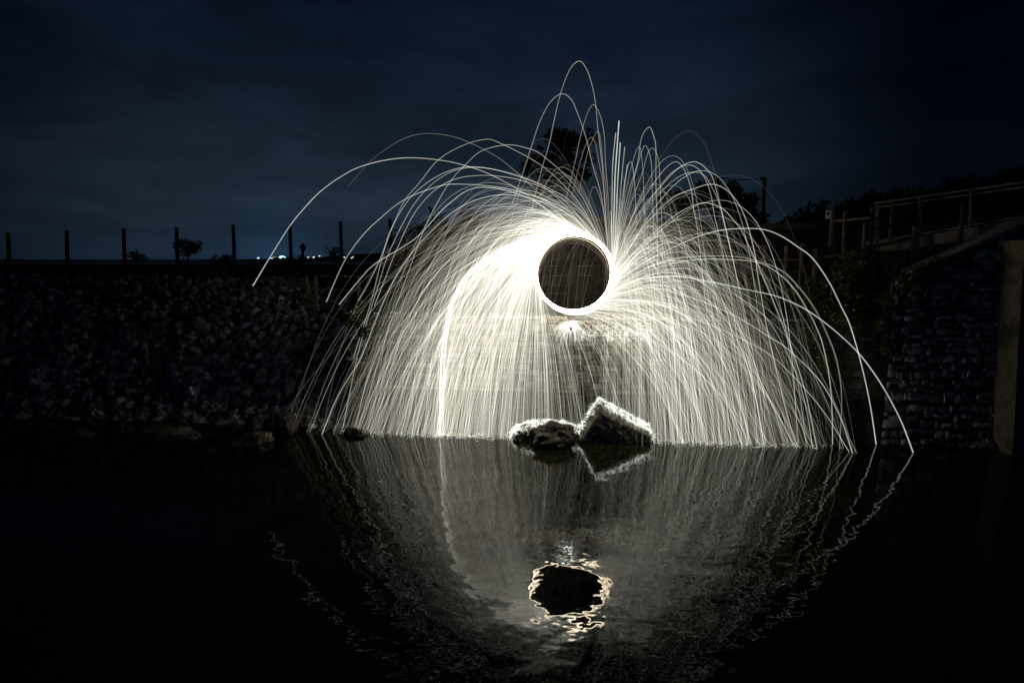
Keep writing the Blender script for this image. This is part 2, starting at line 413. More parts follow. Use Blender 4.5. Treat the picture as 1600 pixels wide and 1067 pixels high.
# left: tumbled rubble bank wall
rub = empty('rubble_wall', W(-10, -.4, 0), 'sloping bank of loose grey rubble stones at the left shore', 'rubble wall')
rs = MB()
def rubtop(u):  # how far up the slope the stones reach
    return 1.0 if u < -8.6 else max(.6, 1-(u+8.6)*.12)
cnt = 0
while cnt < 5600:
    u = random.uniform(-19.5, -5.5) if random.random() < .75 else random.uniform(-12, -5.5); t = random.random()
    if t > rubtop(u): continue
    s = -.35+t*3.6; zz = -.45+4.35*sst(-.6, 3.4, s)+.02
    size = (.118-.066*t)*random.choice((.4, .6, .8, 1, 1, 1.2, 1.7, 2.1))*(1+.35*mnoise.noise(Vector((u*.8, t*3, 4))))
    dims = (size*random.uniform(.8, 1.35), size*random.uniform(.7, 1.1), size*random.uniform(.5, .9))
    p = W(u, WALLW-.1, zz+random.uniform(-.02, .11)); p = p+np.array([0, s, 0])
    stone(rs, p, dims, 1, .45, None, random.random(), .8); cnt += 1
rs.build('stonework', M_rubble, rub, attname='tone')

# ------------------------------------------------------------ back wall with hump, seen through the ring
bw = empty('ramp_wall', P(900, 420, 20), 'tall plastered stone wall of the bridge ramp behind the glowing ring', 'wall')
top = [(585, 409), (640, 374), (690, 352), (760, 341), (900, 338), (1100, 345), (1210, 350), (1262, 346), (1306, 345), (1312, 350)]
YB = lambda px: 17.2+(px-900)*.002
cb = MB(); V = []; 
for px, py in top:
    p = P(px, py, YB(px)); V += [(p[0], p[1], 2.2), tuple(p), (p[0], p[1]+.5, p[2]), (p[0], p[1]+.5, 2.2)]
F = [(i*4+k, (i+1)*4+k, (i+1)*4+k+1, i*4+k+1) for i in range(len(top)-1) for k in range(3)]+[(0, 1, 2, 3), (len(V)-4, len(V)-1, len(V)-2, len(V)-3)]
cb.add(V, F); cb.build('masonry', rough_mat('ramp_plaster', (.035, .03, .022), (.105, .09, .066), 1.2, .95, .7, 12, .06, (.06, .052, .038)), bw)
bb = MB()
a0 = P(585, 409, YB(585)); a1 = P(1312, 350, YB(1312)); tx = [P(px, py, YB(px)) for px, py in top]
def btop(x):
    for i in range(len(tx)-1):
        if tx[i][0] <= x <= tx[i+1][0]:
            k = (x-tx[i][0])/(tx[i+1][0]-tx[i][0]); return tx[i][2]*(1-k)+tx[i+1][2]*k
    return 0
fy = lambda x: a0[1]+(a1[1]-a0[1])*(x-a0[0])/(a1[0]-a0[0])
z = 2.85
while z < 6.2:
    h = random.uniform(.18, .30); x = a0[0]+.1
    while x < a1[0]-.4:
        L_ = random.uniform(.35, .9)
        if z+h < min(btop(x), btop(x+L_))-.03 and random.random() < 2:
            block_faces(bb, x+.012, x+L_-.012, z+.012, z+h-.012, random.uniform(.005, .03), .06, lambda a, w, b: np.array([a, fy(a)-w-.005, b]), .015, random.random())
        x += L_
    z += h
bb.build('stonework', rough_mat('ramp_stone', (.017, .015, .012), (.038, .033, .027), 3, .95, .6, 20, .05, (.027, .023, .019), att='tone', tr_=(.7, 1.2)), bw, attname='tone')

# ------------------------------------------------------------ rocks in the water
def rock_obj(name, c, size, label, group=None, sub=5, rough=.35, power=.8, seed=1, rot=None, m=M_rock):
    random.seed(seed); V, F = ico(sub); V = V.copy(); V = np.sign(V)*np.abs(V)**power
    o = Vector((seed*7.3, seed*3.1, seed*1.7)); out = []
    for v in V:
        p = Vector(tuple(v)); d = mnoise.noise(p*.9+o)*rough+abs(mnoise.noise(p*2.1+o))*rough*.6+mnoise.noise(p*5+o)*rough*.14+mnoise.noise(p*12+o)*rough*.05
        out.append(v*(1+d-rough*.2))
    V = np.array(out)*np.asarray(size)
    if rot is not None: V = V@np.asarray(rot).T
    mb = MB(); mb.add(V, F); 
    ob = mb.build(name, m, smooth=True); ob.location = tuple(map(float, c)); tag(ob, label, 'rock', group); return ob
G = 'rocks along the waterline'
def rz(a): c, s = math.cos(a), math.sin(a); return np.array([[c, -s, 0], [s, c, 0], [0, 0, 1.]])
def ry(a): c, s = math.cos(a), math.sin(a); return np.array([[c, 0, s], [0, 1, 0], [-s, 0, c]])
c = PZ(866, 697, 0); rock_obj('rock', (c[0], c[1]+.22, .08), (.52, .36, .36), 'low dark lumpy rock in the water left of the pointed block', G, 5, .55, .86, 6)
c = PZ(808, 694, 0); rock_obj('rock', (c[0]+.05, c[1]+.45, .05), (.17, .15, .20), 'small spark-covered rock at the left end of the rock cluster', G, 4, .6, 1.1, 23)
c = PZ(833, 692, 0); rock_obj('rock', (c[0], c[1]+.42, .10), (.28, .2, .30), 'pale knobbly rock half hidden behind the lumpy dark rock', G, 4, .5, .85, 12)
c = PZ(440, 676, 0); rock_obj('rock', (c[0], c[1]+.1, .12), (.36, .34, .42), 'rounded boulder at the foot of the rubble bank nearest the sparks', G, 4, .3, .85, 14)
c = PZ(397, 680, 0); rock_obj('rock', (c[0], c[1]+.25, .13), (.32, .3, .36), 'round mossy boulder just left of the boulder nearest the sparks', G, 4, .35, .85, 15)
c = PZ(383, 694, 0); rock_obj('rock', (c[0], c[1]+.2, .0), (.62, .3, .22), 'flat broken slab in front of the two round boulders at left', G, 4, .45, .8, 16)
c = PZ(250, 686, 0); rock_obj('rock', (c[0], c[1]+.2, .05), (.78, .35, .26), 'long low rock in the water midway along the left shore', G, 4, .4, .8, 17)
c = PZ(292, 686, 0); rock_obj('rock', (c[0], c[1]+.1, -.02), (.36, .15, .10), 'thin flat stone beside the long low rock at left', G, 4, .4, .8, 18)
c = PZ(106, 686, 0); rock_obj('rock', (c[0], c[1]+.2, .0), (.55, .3, .22), 'leftmost low rock lying in the dark water', G, 4, .4, .8, 19)
c = PZ(590, 682, 0); rock_obj('rock', (c[0]-.6, c[1]+.2, -.02), (.3, .2, .2), 'small rock at the wall foot where the sparks begin on the left', G, 4, .4, .85, 20)

# pointed block: a tilted dressed block standing on one corner
def pointed_block():
    yb = 13.82
    A = P(934, 628, 14.10); Bq = PZ(905, 700, -.0); Cq = PZ(1017, 699, 0)
    import bmesh
    b = bmesh.new()
    # three rings of the same crooked outline: ridge at the back, brow, and the dark front face set lower and nearer
    back = [P(938, 634, 14.45), P(904, 690, 14.45)-np.array([0, 0, .1]), P(912, 690, 14.45)-np.array([0, 0, .7]), P(1014, 690, 14.45)-np.array([0, 0, .7]), P(1020, 676, 14.45)]
    ridge_ = [A, P(904, 681, 14.02), P(908, 690, 14.02)-np.array([0, 0, .6]), P(1016, 690, 14.02)-np.array([0, 0, .6]), P(1021, 670, 14.02)]
    front = [P(937, 646, yb+.04), P(909, 686, yb), P(912, 690, yb)-np.array([0, 0, .5]), P(1013, 690, yb)-np.array([0, 0, .5]), P(1017, 683, yb)]
    R3 = [[b.verts.new(tuple(p)) for p in q] for q in (back, ridge_, front)]
    n = 5
    b.faces.new(R3[2]); b.faces.new(R3[0][::-1])
    for k in range(2):
        for i in range(n): b.faces.new((R3[k][i], R3[k][(i+1) % n], R3[k+1][(i+1) % n], R3[k+1][i]))
    bmesh.ops.recalc_face_normals(b, faces=b.faces)
    bmesh.ops.bevel(b, geom=list(b.edges), offset=.018, segments=1, affect='EDGES')
    bmesh.ops.triangulate(b, faces=b.faces)
    for _ in range(4): bmesh.ops.subdivide_edges(b, edges=[e for e in b.edges if e.calc_length() > .07], cuts=1, use_grid_fill=False); bmesh.ops.triangulate(b, faces=b.faces)
    for v in b.verts:
        p = v.co
        d = mnoise.noise(p*3.0)*.035+mnoise.noise(p*8)*.018+mnoise.noise(p*21)*.008
        edge = 1.0
        v.co = p+v.normal*d*edge
    me = bpy.data.meshes.new('rock'); b.to_mesh(me); b.free()
    me.transform(__import__('mathutils').Matrix.Translation((-float(A[0]), -13.9, 0)))
    o = bpy.data.objects.new('rock', me); COL.objects.link(o); o.location = (float(A[0]), 13.9, 0); me.materials.append(M_rock)
    tag(o, 'large pointed block of stone standing in the water, its edges fringed with sparks', 'rock', G)
pointed_block()
# shelf of rubble at the bridge foot
sh = empty('rubble_shelf', W(10, 0, 0), 'low muddy shelf of stones at the foot of the wing wall', 'rubble')
sb = MB()
for _ in range(420):
    px = random.uniform(1470, 1640); t = random.random()
    g = PZ(px, 690+(px-1480)*.12+random.uniform(-6, 5), 0)
    hgt = .28*max(0, 1-abs(px-1555)/100)
    stone(sb, (g[0], g[1]+t*.5, random.uniform(-.05, .05)+t*hgt), np.array([.11, .09, .06])*random.choice((.6, 1, 1.5)), 1, .4, None, random.random(), .85)
sb.build('stones', M_rock, sh, attname='tone')
sd = MB()
V = [PZ(1462, 697, -.05), PZ(1545, 706, -.05), PZ(1650, 716, -.05), W(11.6, WALLW+.02, .26), W(10.2, WALLW+.02, .26), W(8.9, WALLW+.02, .05)]
V = V+[v-np.array([0, 0, .5]) for v in V]
sd.add(V, [(0, 1, 4, 5), (1, 2, 3, 4), (0, 6, 7, 1), (1, 7, 8, 2), (0, 5, 11, 6)]); sd.build('mud', M_ground, sh)

# ------------------------------------------------------------ bridge on the right
br = empty('road_bridge', W(11.5, -1, 0), 'concrete road bridge with a steel railing at the right edge', 'bridge')
ab = MB()
V = []; uf = UOF(PP(1579, 706, .20)); ut = UOF(PP(1601, 372, .20))
for w in (.20, -.55):
    V += [W(uf, w, -.6), W(uf+.04, w, .3), W(ut, w, 5.0), W(uf+6, w, 5.0), W(uf+6, w, -.6)]
ab.add(V, [(0, 4, 3, 2, 1), (0, 1, 6, 5), (1, 2, 7, 6), (5, 6, 7, 8, 9)]); ab.build('pier', M_conc2, br)
# deck: two stepped fascia bands
dk = MB()
def deckband(y0a, y1a, y0b, y1b, pxa, pxb, Ya, Yb, th, off):
    a0 = P(pxa, y0a, Ya); a1 = P(pxa, y1a, Ya); b0 = P(pxb, y0b, Yb); b1 = P(pxb, y1b, Yb)
    V = [a1, b1, b0, a0]; V = [v+np.array([0, off, 0]) for v in V]; V += [v+np.array([.25, th, 0]) for v in V]
    dk.add(V, [(0, 1, 2, 3), (3, 2, 6, 7), (0, 4, 5, 1), (4, 7, 6, 5), (0, 3, 7, 4), (1, 5, 6, 2)])
deckband(376, 392, 322, 347, 1395, 1720, 16.6, 14.2, 5, 0)
deckband(391, 420, 346, 366, 1445, 1720, 16.25, 14.2, 4.8, .10)
dk.build('deck', M_conc, br)
def lerp(a, b, t): return a*(1-t)+b*t
ra = P(1366, 318, 17.3); rb = P(1720, 268, 14.0)
r2a = P(1366, 325, 17.3); r2b = P(1720, 276, 14.0)
rla = P(1366, 378, 17.3); rlb = P(1720, 318, 14.0)
for a, b, nm, w in ((ra, rb, 'top_rail', .05), (r2a, r2b, 'middle_rail', .04), (rla, rlb, 'bottom_rail', .045)):
    mb = MB(); mb.bar(a, b, w, w); mb.build(nm, M_metal, br)
for px in (1371, 1438, 1519, 1612):
    t = (px-1366)/(1720-1366); tt = t*17.3/(17.3*t+14.0*(1-t)); mb = MB()
    mb.bar(lerp(ra, rb, tt)+np.array([0, 0, .02]), lerp(rla, rlb, tt)-np.array([0, 0, .25]), .075, .06); mb.build('railing_post', M_metal, br)
bal = MB(); nb = 78
for i in range(nb):
    t = (i+.5)/nb; bal.bar(lerp(r2a, r2b, t), lerp(rla, rlb, t), .016, .016)
bal.build('balusters', M_dark, br)

# ------------------------------------------------------------ timber stair railings right of the shower
def rail_fence(name, label, posts, rails, m=M_wood, group=None, w=.075, railw=.045):
    r = empty(name, P(posts[0][0], posts[0][2], posts[0][3]), label, 'fence', group)
    for px, y0, y1, Y in posts:
        mb = MB(); a = P(px, y0, Y); b = P(px, y1, Y); b[0] = a[0]+(b[0]-a[0])*.25
        mb.bar(a, b+np.array([random.uniform(-.02, .02), 0, -.25]), w, w); mb.build('post', m, r)
    for a, b in rails:
        mb = MB(); mb.bar(P(*a), P(*b), railw, railw*1.6); mb.build('rail', m, r)
    return r
rail_fence('timber_railing', 'weathered post and rail fence climbing the bank to the bridge',
    [(1301, 334, 372, 16.4), (1321, 330, 392, 15.6), (1364, 323, 376, 15.8), (1395, 318, 363, 16.4), (1439, 312, 372, 16.0)],
    [((1301, 346, 16.4), (1364, 340, 15.8)), ((1321, 352, 15.6), (1439, 328, 16.0)), ((1321, 368, 15.6), (1439, 345, 16.0))])
rail_fence('timber_railing', 'lower timber railing beside the ivy on the right bank',
    [(1352, 348, 405, 15.0), (1429, 352, 400, 15.1), (1505, 322, 362, 15.4)],
    [((1290, 402, 14.9), (1429, 372, 15.1)), ((1310, 430, 14.9), (1429, 392, 15.1))])
rail_fence('post_fence', 'short pale post fence on the bank right of the sparks, under the plastered wall',
    [(1168, 400, 446, 16.2), (1196, 385, 443, 16.0), (1229, 384, 436, 16.0), (1254, 381, 446, 15.8), (1275, 388, 446, 15.7)],
    [((1120, 384, 16.3), (1196, 385.5, 16.0)), ((1110, 407, 16.3), (1254, 406, 15.8))], railw=.025)
rail_fence('post_fence', 'short weathered post and rail fence on the bank left of the sparks',
    [(479, 430, 458, 16.4), (492.5, 431, 466, 16.0), (560, 433, 478, 16.0), (628, 431, 480, 16.0)],
    [((492, 431, 16.0), (640, 433, 15.95)), ((492, 451, 16.0), (640, 457, 15.95))], railw=.022)

# ------------------------------------------------------------ tall wire fence on the left
wf = empty('wire_fence', P(190, 408, 30), 'tall wire mesh fence on brown wooden posts along the left skyline', 'fence')
fp = [(12, 364, 424), (104, 360, 421), (193, 357, 418), (276, 355, 416), (364, 351, 414), (453, 352, 412), (532, 346, 410), (609, 342, 408), (690, 339, 406), (765, 338, 404)]
tops, bots = [], []
for px, y0, y1 in fp:
    a = P(px, y0, 30); b = P(px+2.2, y1+4, 30); tops.append(a); bots.append(b)
    mb = MB(); mb.tube([b, lerp(b, a, .5)+np.array([random.uniform(-.03, .03), 0, 0]), a], [.10, .095, .085], 8); mb.build('post', M_post, wf)
wr = MB()
for k in range(19):
    t = k/18
    for i in range(len(tops)-1):
        A = lerp(tops[i], bots[i], t*.93+.03); B = lerp(tops[i+1], bots[i+1], t*.93+.03); wr.bar(A, B, .011, .011)
for i in range(len(tops)-1):
    for j in range(1, 14):
        A = lerp(lerp(tops[i], tops[i+1], j/14), lerp(bots[i], bots[i+1], j/14), .03); B = lerp(lerp(tops[i], tops[i+1], j/14), lerp(bots[i], bots[i+1], j/14), .96); wr.bar(A, B, .004, .004)
wr.build('wire_mesh', M_wire, wf)
lr = empty('low_railing', P(200, 412, 38), 'low dark railing running along the far left bank', 'fence')
mb = MB(); mb.bar(P(-40, 405, 38), P(420, 411, 38), .05, .05); mb.build('rail', M_dark, lr)
for i in range(24):
    px = -30+i*19.5; mb = MB(); mb.bar(P(px, 405.2+i*.26, 38), P(px, 419+i*.1, 38), .05, .05); mb.build('post', M_dark, lr)

# ------------------------------------------------------------ poles, sign, lamp
def pole(px, y0, y1, Y, label, cat='pole', r=.06, arm=None, m=M_wood):
    a = P(px, y0, Y); b = P(px-(y1-y0)*.05*(1 if px > 800 else -1)*.9, y1, Y)
    t = empty('utility_pole', b, label, cat)
    mb = MB(); mb.tube([b, lerp(a, b, .5), a], [r*1.1, r, r*.95], 8); mb.build('shaft', m, t)
    if arm: mb = MB(); mb.bar(a+np.array([-arm[0], 0, -.06]), a+np.array([arm[1], 0, -.06]), .09, .12); mb.build('arm', m, t)
    return t
pole(1195, 277, 362, 24, 'tall thin pole with a short arm at its top right of the trees', r=.07, arm=(.16, .06), m=M_post)
pole(1119, 275, 345, 24, 'thick orange brown pole rising behind the right edge of the sparks', r=.14, m=M_post)
pole(1156, 295, 350, 25, 'short dark pole with a crosspiece between the two taller poles', r=.05, arm=(.05, .14), m=M_dark)
cw = MB(); a = P(1122, 277, 24); b = P(1195, 278, 24)
cw.tube([lerp(a, b, t)-np.array([0, 0, .10*4*t*(1-t)]) for t in np.linspace(0, 1, 12)], .018, 4); tag(cw.build('overhead_wire', M_wire), 'thin overhead wire strung between the two tall poles', 'wire')
# bent lamp at left
t = empty('street_lamp', P(473, 412, 34), 'short dark lamp post with a round head on the left skyline', 'street lamp')
mb = MB(); mb.tube([P(473.2, 414, 34), P(473, 391, 34)], .09, 8); mb.build('post', M_dark, t)
mb = MB(); c = P(473, 386, 34); V_, F_ = ico(2); mb.add(V_*np.array([.19, .19, .15])+c, F_)
mb.tube([c+np.array([0, 0, .1]), c+np.array([0, 0, .26])], [.10, .01], 8); mb.tube([c-np.array([0, 0, .22]), c-np.array([0, 0, .10])], [.12, .14], 8); mb.build('lamp_head', M_dark, t)
t = empty('utility_pole', P(677, 372, 26), 'leaning thin dark pole seen through the sparks left of the ring', 'pole')
mb = MB(); mb.tube([P(678, 374, 26), P(676, 340, 26), P(671, 323, 26)], [.05, .045, .07], 7); mb.build('shaft', M_dark, t)

# no-stopping sign
t = empty('road_sign', P(1299, 345, 16.9), 'small white rectangular parking sign with a blue disc at the end of the plastered wall', 'sign')
mb = MB(); mb.tube([P(1301.6, 352, 16.9), P(1301.6, 330, 16.9)], .02, 8); mb.build('post', M_post, t)
def facing(px0, py0, px1, py1, Y, off, name, m, par):
    a = P(px0, py1, Y); b = P(px1, py0, Y); mb = MB(); mb.box(((a[0]+b[0])/2, Y-off, (a[2]+b[2])/2), (b[0]-a[0], .006, b[2]-a[2])); return mb.build(name, m, par)
pl = facing(1292, 330, 1300.6, 341.3, 16.85, 0, 'plate', M_white, t)
def disc(px, py, r, Y, name, m, par):
    c = P(px, py, Y); mb = MB(); n = 24
    V = [(c[0]+r*math.cos(2*math.pi*k/n), Y, c[2]+r*math.sin(2*math.pi*k/n)) for k in range(n)]; V += [(x, y+.004, z) for x, y, z in V]
    mb.add(V, [tuple(range(n))[::-1], tuple(range(n, 2*n))]+[(k, (k+1) % n, n+(k+1) % n, n+k) for k in range(n)]); return mb.build(name, m, par)
disc(1296.4, 333.9, .050, 16.835, 'red_rim', M_signred, t); disc(1296.4, 333.9, .042, 16.829, 'blue_disc', M_blue, t)
c = P(1296.4, 333.9, 16.823); mb = MB(); mb.bar(c+np.array([-.030, 0, .030]), c+np.array([.030, 0, -.030]), .011, .003, (0, 1, 0)); mb.build('red_bar', M_signred, t)
for px in (1294.5, 1298.2): facing(px-1.0, 337.9, px+1.0, 339.0, 16.84, 0, 'arrow_mark', M_tin, t)

t.rotation_euler = (0, 0, -28*D2R)
# marker stake under the ring
sk = W(UOF(PP(892, 525, -.3)), -.42, 0)
t = empty('marker_stake', (sk[0], sk[1], 3.1), 'short dark stake with a bright red tip on the wall below the ring', 'stake')
tip = PP(892, 513, .22)
mb = MB(); mb.tube([(sk[0], sk[1], 2.95), (tip[0], tip[1], tip[2]-.02)], [.026, .022], 8); mb.build('shaft', M_wood, t)
mb = MB(); mb.tube([(tip[0], tip[1], tip[2]-.05), (tip[0], tip[1], tip[2]+.02), (tip[0], tip[1], tip[2]+.05)], [.034, .034, .012], 10); mb.build('cap', M_red, t)

# ------------------------------------------------------------ far lights
def far_light(px, py, w, h, c, s, label, Y=880):
    p = P(px, py, Y); t = empty('harbour_lamp', p-np.array([0, 0, 4]), label, 'lamp', 'distant lights along the horizon')
    mb = MB(); mb.tube([p-np.array([0, 0, 4.2]), p-np.array([0, 0, h*.4])], .12, 5); mb.build('pole', M_dark, t)
    V_, F_ = ico(2); mb = MB(); mb.add(V_*np.array([w*.62, .5, h*.62])+p, F_); mb.build('bulb', lamp_mat('lamp_glow', c, s), t)
far_light(403.5, 403.2, 3.2, 1.8, (.5, .75, 1), 1.8, 'leftmost tiny white light on the horizon')
far_light(424.5, 403.8, 4.4, 1.8, (.2, .5, 1), 2.6, 'blue white light just left of the orange light strip')
far_light(440.8, 401.8, 8.5, 2.9, (.22, .55, 1), 7.0, 'brightest blue white light cluster on the horizon')
far_light(465, 402.9, 2.6, 1.7, (.7, .9, 1), 1.6, 'pale light on the horizon between fence post and lamp')
far_light(481.5, 402.2, 2.2, 1.7, (.6, .9, .8), 1.3, 'small greenish light right of the round lamp post')
far_light(490, 402.2, 2.6, 1.8, (.9, .95, .75), 1.6, 'yellowish light second to the right of the round lamp post')
far_light(499.2, 400.2, 2.0, 1.6, (.7, 1, .9), 1.2, 'higher faint light third right of the round lamp post')
far_light(538, 402.2, 2.2, 1.6, (.8, 1, .8), 1.1, 'dim light just right of the sixth tall fence post')
far_light(549.5, 403.2, 2.4, 1.6, (.6, .95, .7), 1.0, 'dim green light seen through the outer left spark trails')
far_light(551.5, 401.6, 1.8, 1.4, (.8, 1, .8), .9, 'faint light above the dim green light')
t = empty('harbour_building', P(430, 404, 900), 'low far building with a strip of orange lit windows', 'building')
mb = MB(); p = P(430.5, 402.6, 900); mb.box(p+np.array([0, 2, -.6]), (11, 3, 3.6)); mb.build('wall', M_dark, t)
mb = MB(); p = P(430, 401.8, 900); mb.box(p+np.array([0, -.2, 0]), (7.0, .3, 1.3)); mb.build('window_strip', lamp_mat('orange_windows', (1, .55, .25), .55), t)

# ------------------------------------------------------------ vegetation
def leaves_mesh(mb_pts, sizes, seed=0):
    """one bent leaf (2 tris as a quad) per point with random orientation"""
    r = np.random.default_rng(seed); n = len(mb_pts)
    d = r.normal(size=(n, 3)); d /= np.linalg.norm(d, axis=1)[:, None]
    e = r.normal(size=(n, 3)); e = np.cross(d, e); e /= np.linalg.norm(e, axis=1)[:, None]
    s = sizes[:, None]
    V = np.stack([mb_pts-d*s, mb_pts+e*s*.45, mb_pts+d*s, mb_pts-e*s*.45], 1).reshape(-1, 3)
    Q = np.arange(n*4).reshape(n, 4); tone = np.repeat(r.random(n), 4)
    return V, Q, tone
def leaf_obj(name, pts, sizes, m, parent=None, seed=0):
    V, Q, tone = leaves_mesh(pts, sizes, seed)
    if parent is not None: V = V-np.array(parent_world(parent))
    o = fastmesh(name, V, Q, m); at = o.data.attributes.new('tone', 'FLOAT', 'POINT'); at.data.foreach_set('value', tone.astype(np.float32))
    if parent is not None: o.parent = parent
    return o
def clumps(cs, per, seed, flat=1.0):
    r = np.random.default_rng(seed); out = []
    for (x, y, z, rad) in cs:
        n = int(per*rad**2); d = r.normal(size=(n, 3)); d /= np.linalg.norm(d, axis=1)[:, None]
        q = r.random(n)**.45; out.append(np.array([x, y, z])+d*(rad*q)[:, None]*np.array([1, 1, flat]))
    return np.vstack(out)
def tree(base, h, rad, seed, label, cat='tree', name='tree', leaf=.10, per=700, shape=None, group=None, nc=16):
    r = np.random.default_rng(seed); t = empty(name, base, label, cat, group)
    b = np.asarray(base, float); tr = MB(); top = b+np.array([r.normal()*.1, 0, h*.72])
    tr.tube([b-np.array([0, 0, .3]), lerp(b, top, .5)+np.array([r.normal()*.08*h*.2, 0, 0]), top], [.05*h*.5+.03, .03*h*.5+.02, .015], 7)
    cs = []
    for i in range(nc):
        a = r.random()*2*math.pi; q = r.random()**.6; zz = h*(.35+.65*r.random()**.8)
        k = rad*math.sqrt(max(.08, 1-((zz/h-.6)/.5)**2))
        c = b+np.array([math.cos(a)*k*q*.85, math.sin(a)*k*q*.85, zz-rad*.12]); cs.append((*c, rad*r.uniform(.22, .42)))
        tr.tube([lerp(b, top, .35+.5*r.random()), c], [.02*h*.3+.012, .006], 5)
    cs.append((b[0], b[1], b[2]+h*.93, rad*.2))
    tr.build('trunk', M_bark, t)
    pts = clumps(cs, per, seed, .85)
    leaf_obj('crown', pts, r.uniform(.6, 1.3, len(pts))*leaf, M_leaf, t, seed)
    return t
def ptree(px, ytop, ybase, Y, wpx, seed, label, **k):
    b = P(px, ybase, Y); tp = P(px, ytop, Y); rad = wpx/2/FPX*Y
    return tree(b, tp[2]-b[2], rad, seed, label, **k)
ptree(890, 205, 345, 26, 95, 1, 'tall tree rising behind the top of the spark shower', nc=26)
ptree(842, 222, 350, 27, 60, 2, 'narrower dark tree left of the tallest tree behind the sparks')
ptree(1060, 300, 352, 25, 90, 3, 'bushy dark tree behind the right arcs of sparks')
ptree(1116, 284, 355, 23.5, 82, 4, 'pointed evergreen tree beside the thick orange brown pole', nc=24)
ptree(1166, 306, 362, 23, 68, 5, 'rounded dark tree between the poles right of the sparks', nc=22)
ptree(292, 377, 412, 28, 50, 6, 'spreading dark bush at the foot of the fourth tall fence post', cat='bush', name='bush', leaf=.07, per=900)
ptree(214, 393, 412, 28, 30, 7, 'small dark bush beside the third tall fence post', cat='bush', name='bush', leaf=.07)
ptree(352, 400, 416, 27, 44, 8, 'low dark bush at the foot of the fifth tall fence post', cat='bush', name='bush', leaf=.07)
ptree(452, 403, 418, 27, 54, 9, 'low rounded bush at the foot of the sixth tall fence post', cat='bush', name='bush', leaf=.07)
ptree(524, 386, 414, 26, 36, 10, 'thin sprawling bush left of the seventh tall fence post', cat='bush', name='bush', leaf=.07, per=350)
ptree(655, 352, 420, 18.6, 90, 11, 'dark bush on the slope left of the glowing ring', cat='bush', name='bush', leaf=.06)
ptree(735, 330, 420, 21.0, 120, 33, 'dark spreading bush above the ramp wall left of the ring', cat='bush', name='bush', leaf=.06)
# hill trees: each crown of the ridge line
hill = [(1206, 348, 30, 44), (1224, 338, 34, 44), (1248, 326, 28, 46), (1268, 318, 40, 46), (1292, 313, 36, 48), (1318, 312, 46, 50), (1345, 309, 44, 52), (1372, 303, 52, 54), (1402, 297, 46, 54), (1432, 293, 52, 56),
        (1462, 288, 50, 56), (1488, 280, 40, 56), (1508, 273, 36, 56), (1530, 278, 44, 56), (1556, 270, 50, 56), (1582, 262, 54, 56), (1606, 256, 40, 56), (1650, 248, 70, 56), (1700, 240, 70, 56)]
words = ['lowest bush at the left end of the wooded ridge', 'small jagged bush second from the left end of the ridge', 'leafy bush on the ridge left of the parking sign', 'spiky crowned tree just left above the parking sign', 'tree directly above the parking sign',
         'tree just right above the parking sign', 'ridge tree above the gap between the timber posts', 'round tree on the ridge above the left end of the bridge railing', 'ridge tree between the first and second railing posts', 'ridge tree above the second railing post', 'flat topped ridge tree right of the second railing post',
         'pointed tree on the ridge left of the third railing post', 'taller pointed tree directly above the third railing post', 'low ridge tree right of the third railing post', 'broad ridge tree near the right edge', 'tall ridge tree at the right edge, the highest in view', 'ridge tree cut by the right edge of the picture', None, None]
for i, (px, py, w, Y) in enumerate(hill[:17]):
    ptree(px, py, py+w*1.1+14, Y, w*1.25, 40+i, words[i], leaf=.22, per=90, group='trees along the wooded ridge', nc=14)

# ivy and brambles over the right bank and wall top
def ivy(spec, seed, label, n, sz=.035):
    r = np.random.default_rng(seed); c0 = P(*spec[0][:2], spec[0][2])
    t = empty('bramble_bush', c0, label, 'bush'); pts = []
    for px, py, Y, rpx in spec:
        c = P(px, py, Y); rad = rpx/FPX*Y; k = int(n/len(spec)); d = r.normal(size=(k, 3)); d /= np.linalg.norm(d, axis=1)[:, None]
        pts.append(c+d*(rad*r.random(k)**.5)[:, None]*np.array([1, .55, .9]))
    pts = np.vstack(pts); leaf_obj('foliage', pts, r.uniform(.5, 1.5, len(pts))*sz, M_ivy, t, seed)
    st = MB()
    for _ in range(26):
        a = pts[r.integers(len(pts))]; b = pts[r.integers(len(pts))]
        if np.linalg.norm(a-b) < 1.6: st.tube([a, (a+b)/2+np.array([0, 0, .12]), b], .006, 4)
    st.build('stems', M_bark, t)
ivy([(1330, 420, 14.5, 30), (1310, 455, 14.2, 34), (1345, 470, 14.1, 34), (1325, 500, 13.9, 28), (1300, 490, 14.1, 28)], 61, 'leafy bramble hanging over the right wall beside the outermost sparks', 5200)
ivy([(1400, 440, 14.1, 26), (1425, 460, 13.9, 30), (1395, 475, 14.0, 26), (1440, 436, 14.0, 22)], 62, 'leafy bramble clump spilling under the sloping coping', 3600)
ivy([(1250, 470, 14.4, 30), (1240, 510, 14.2, 30), (1270, 520, 14.0, 28), (1275, 450, 14.6, 24), (1290, 560, 13.95, 22)], 63, 'dark green bramble behind the rightmost spark arcs', 4600)
ivy([(1190, 455, 14.8, 30), (1150, 470, 14.8, 30), (1180, 490, 14.5, 26)], 64, 'low scrub on the wall top behind the right sparks', 2600)
ivy([(560, 480, 14.9, 14), (545, 500, 14.6, 16), (570, 520, 14.5, 12), (530, 492, 14.8, 12)], 65, 'small leafy scrub where the rubble bank meets the river wall', 1800, .03)
ivy([(575, 440, 18, 22), (540, 430, 18.5, 26), (620, 430, 18.0, 24), (510, 428, 18.5, 18)], 66, 'brown scrub behind the left post and rail fence', 3400, .05)
ivy([(400, 430, 19, 26), (340, 432, 19, 24), (440, 428, 19, 26), (290, 432, 19.5, 22)], 67, 'dark brown scrub along the top of the rubble bank', 3600, .05)
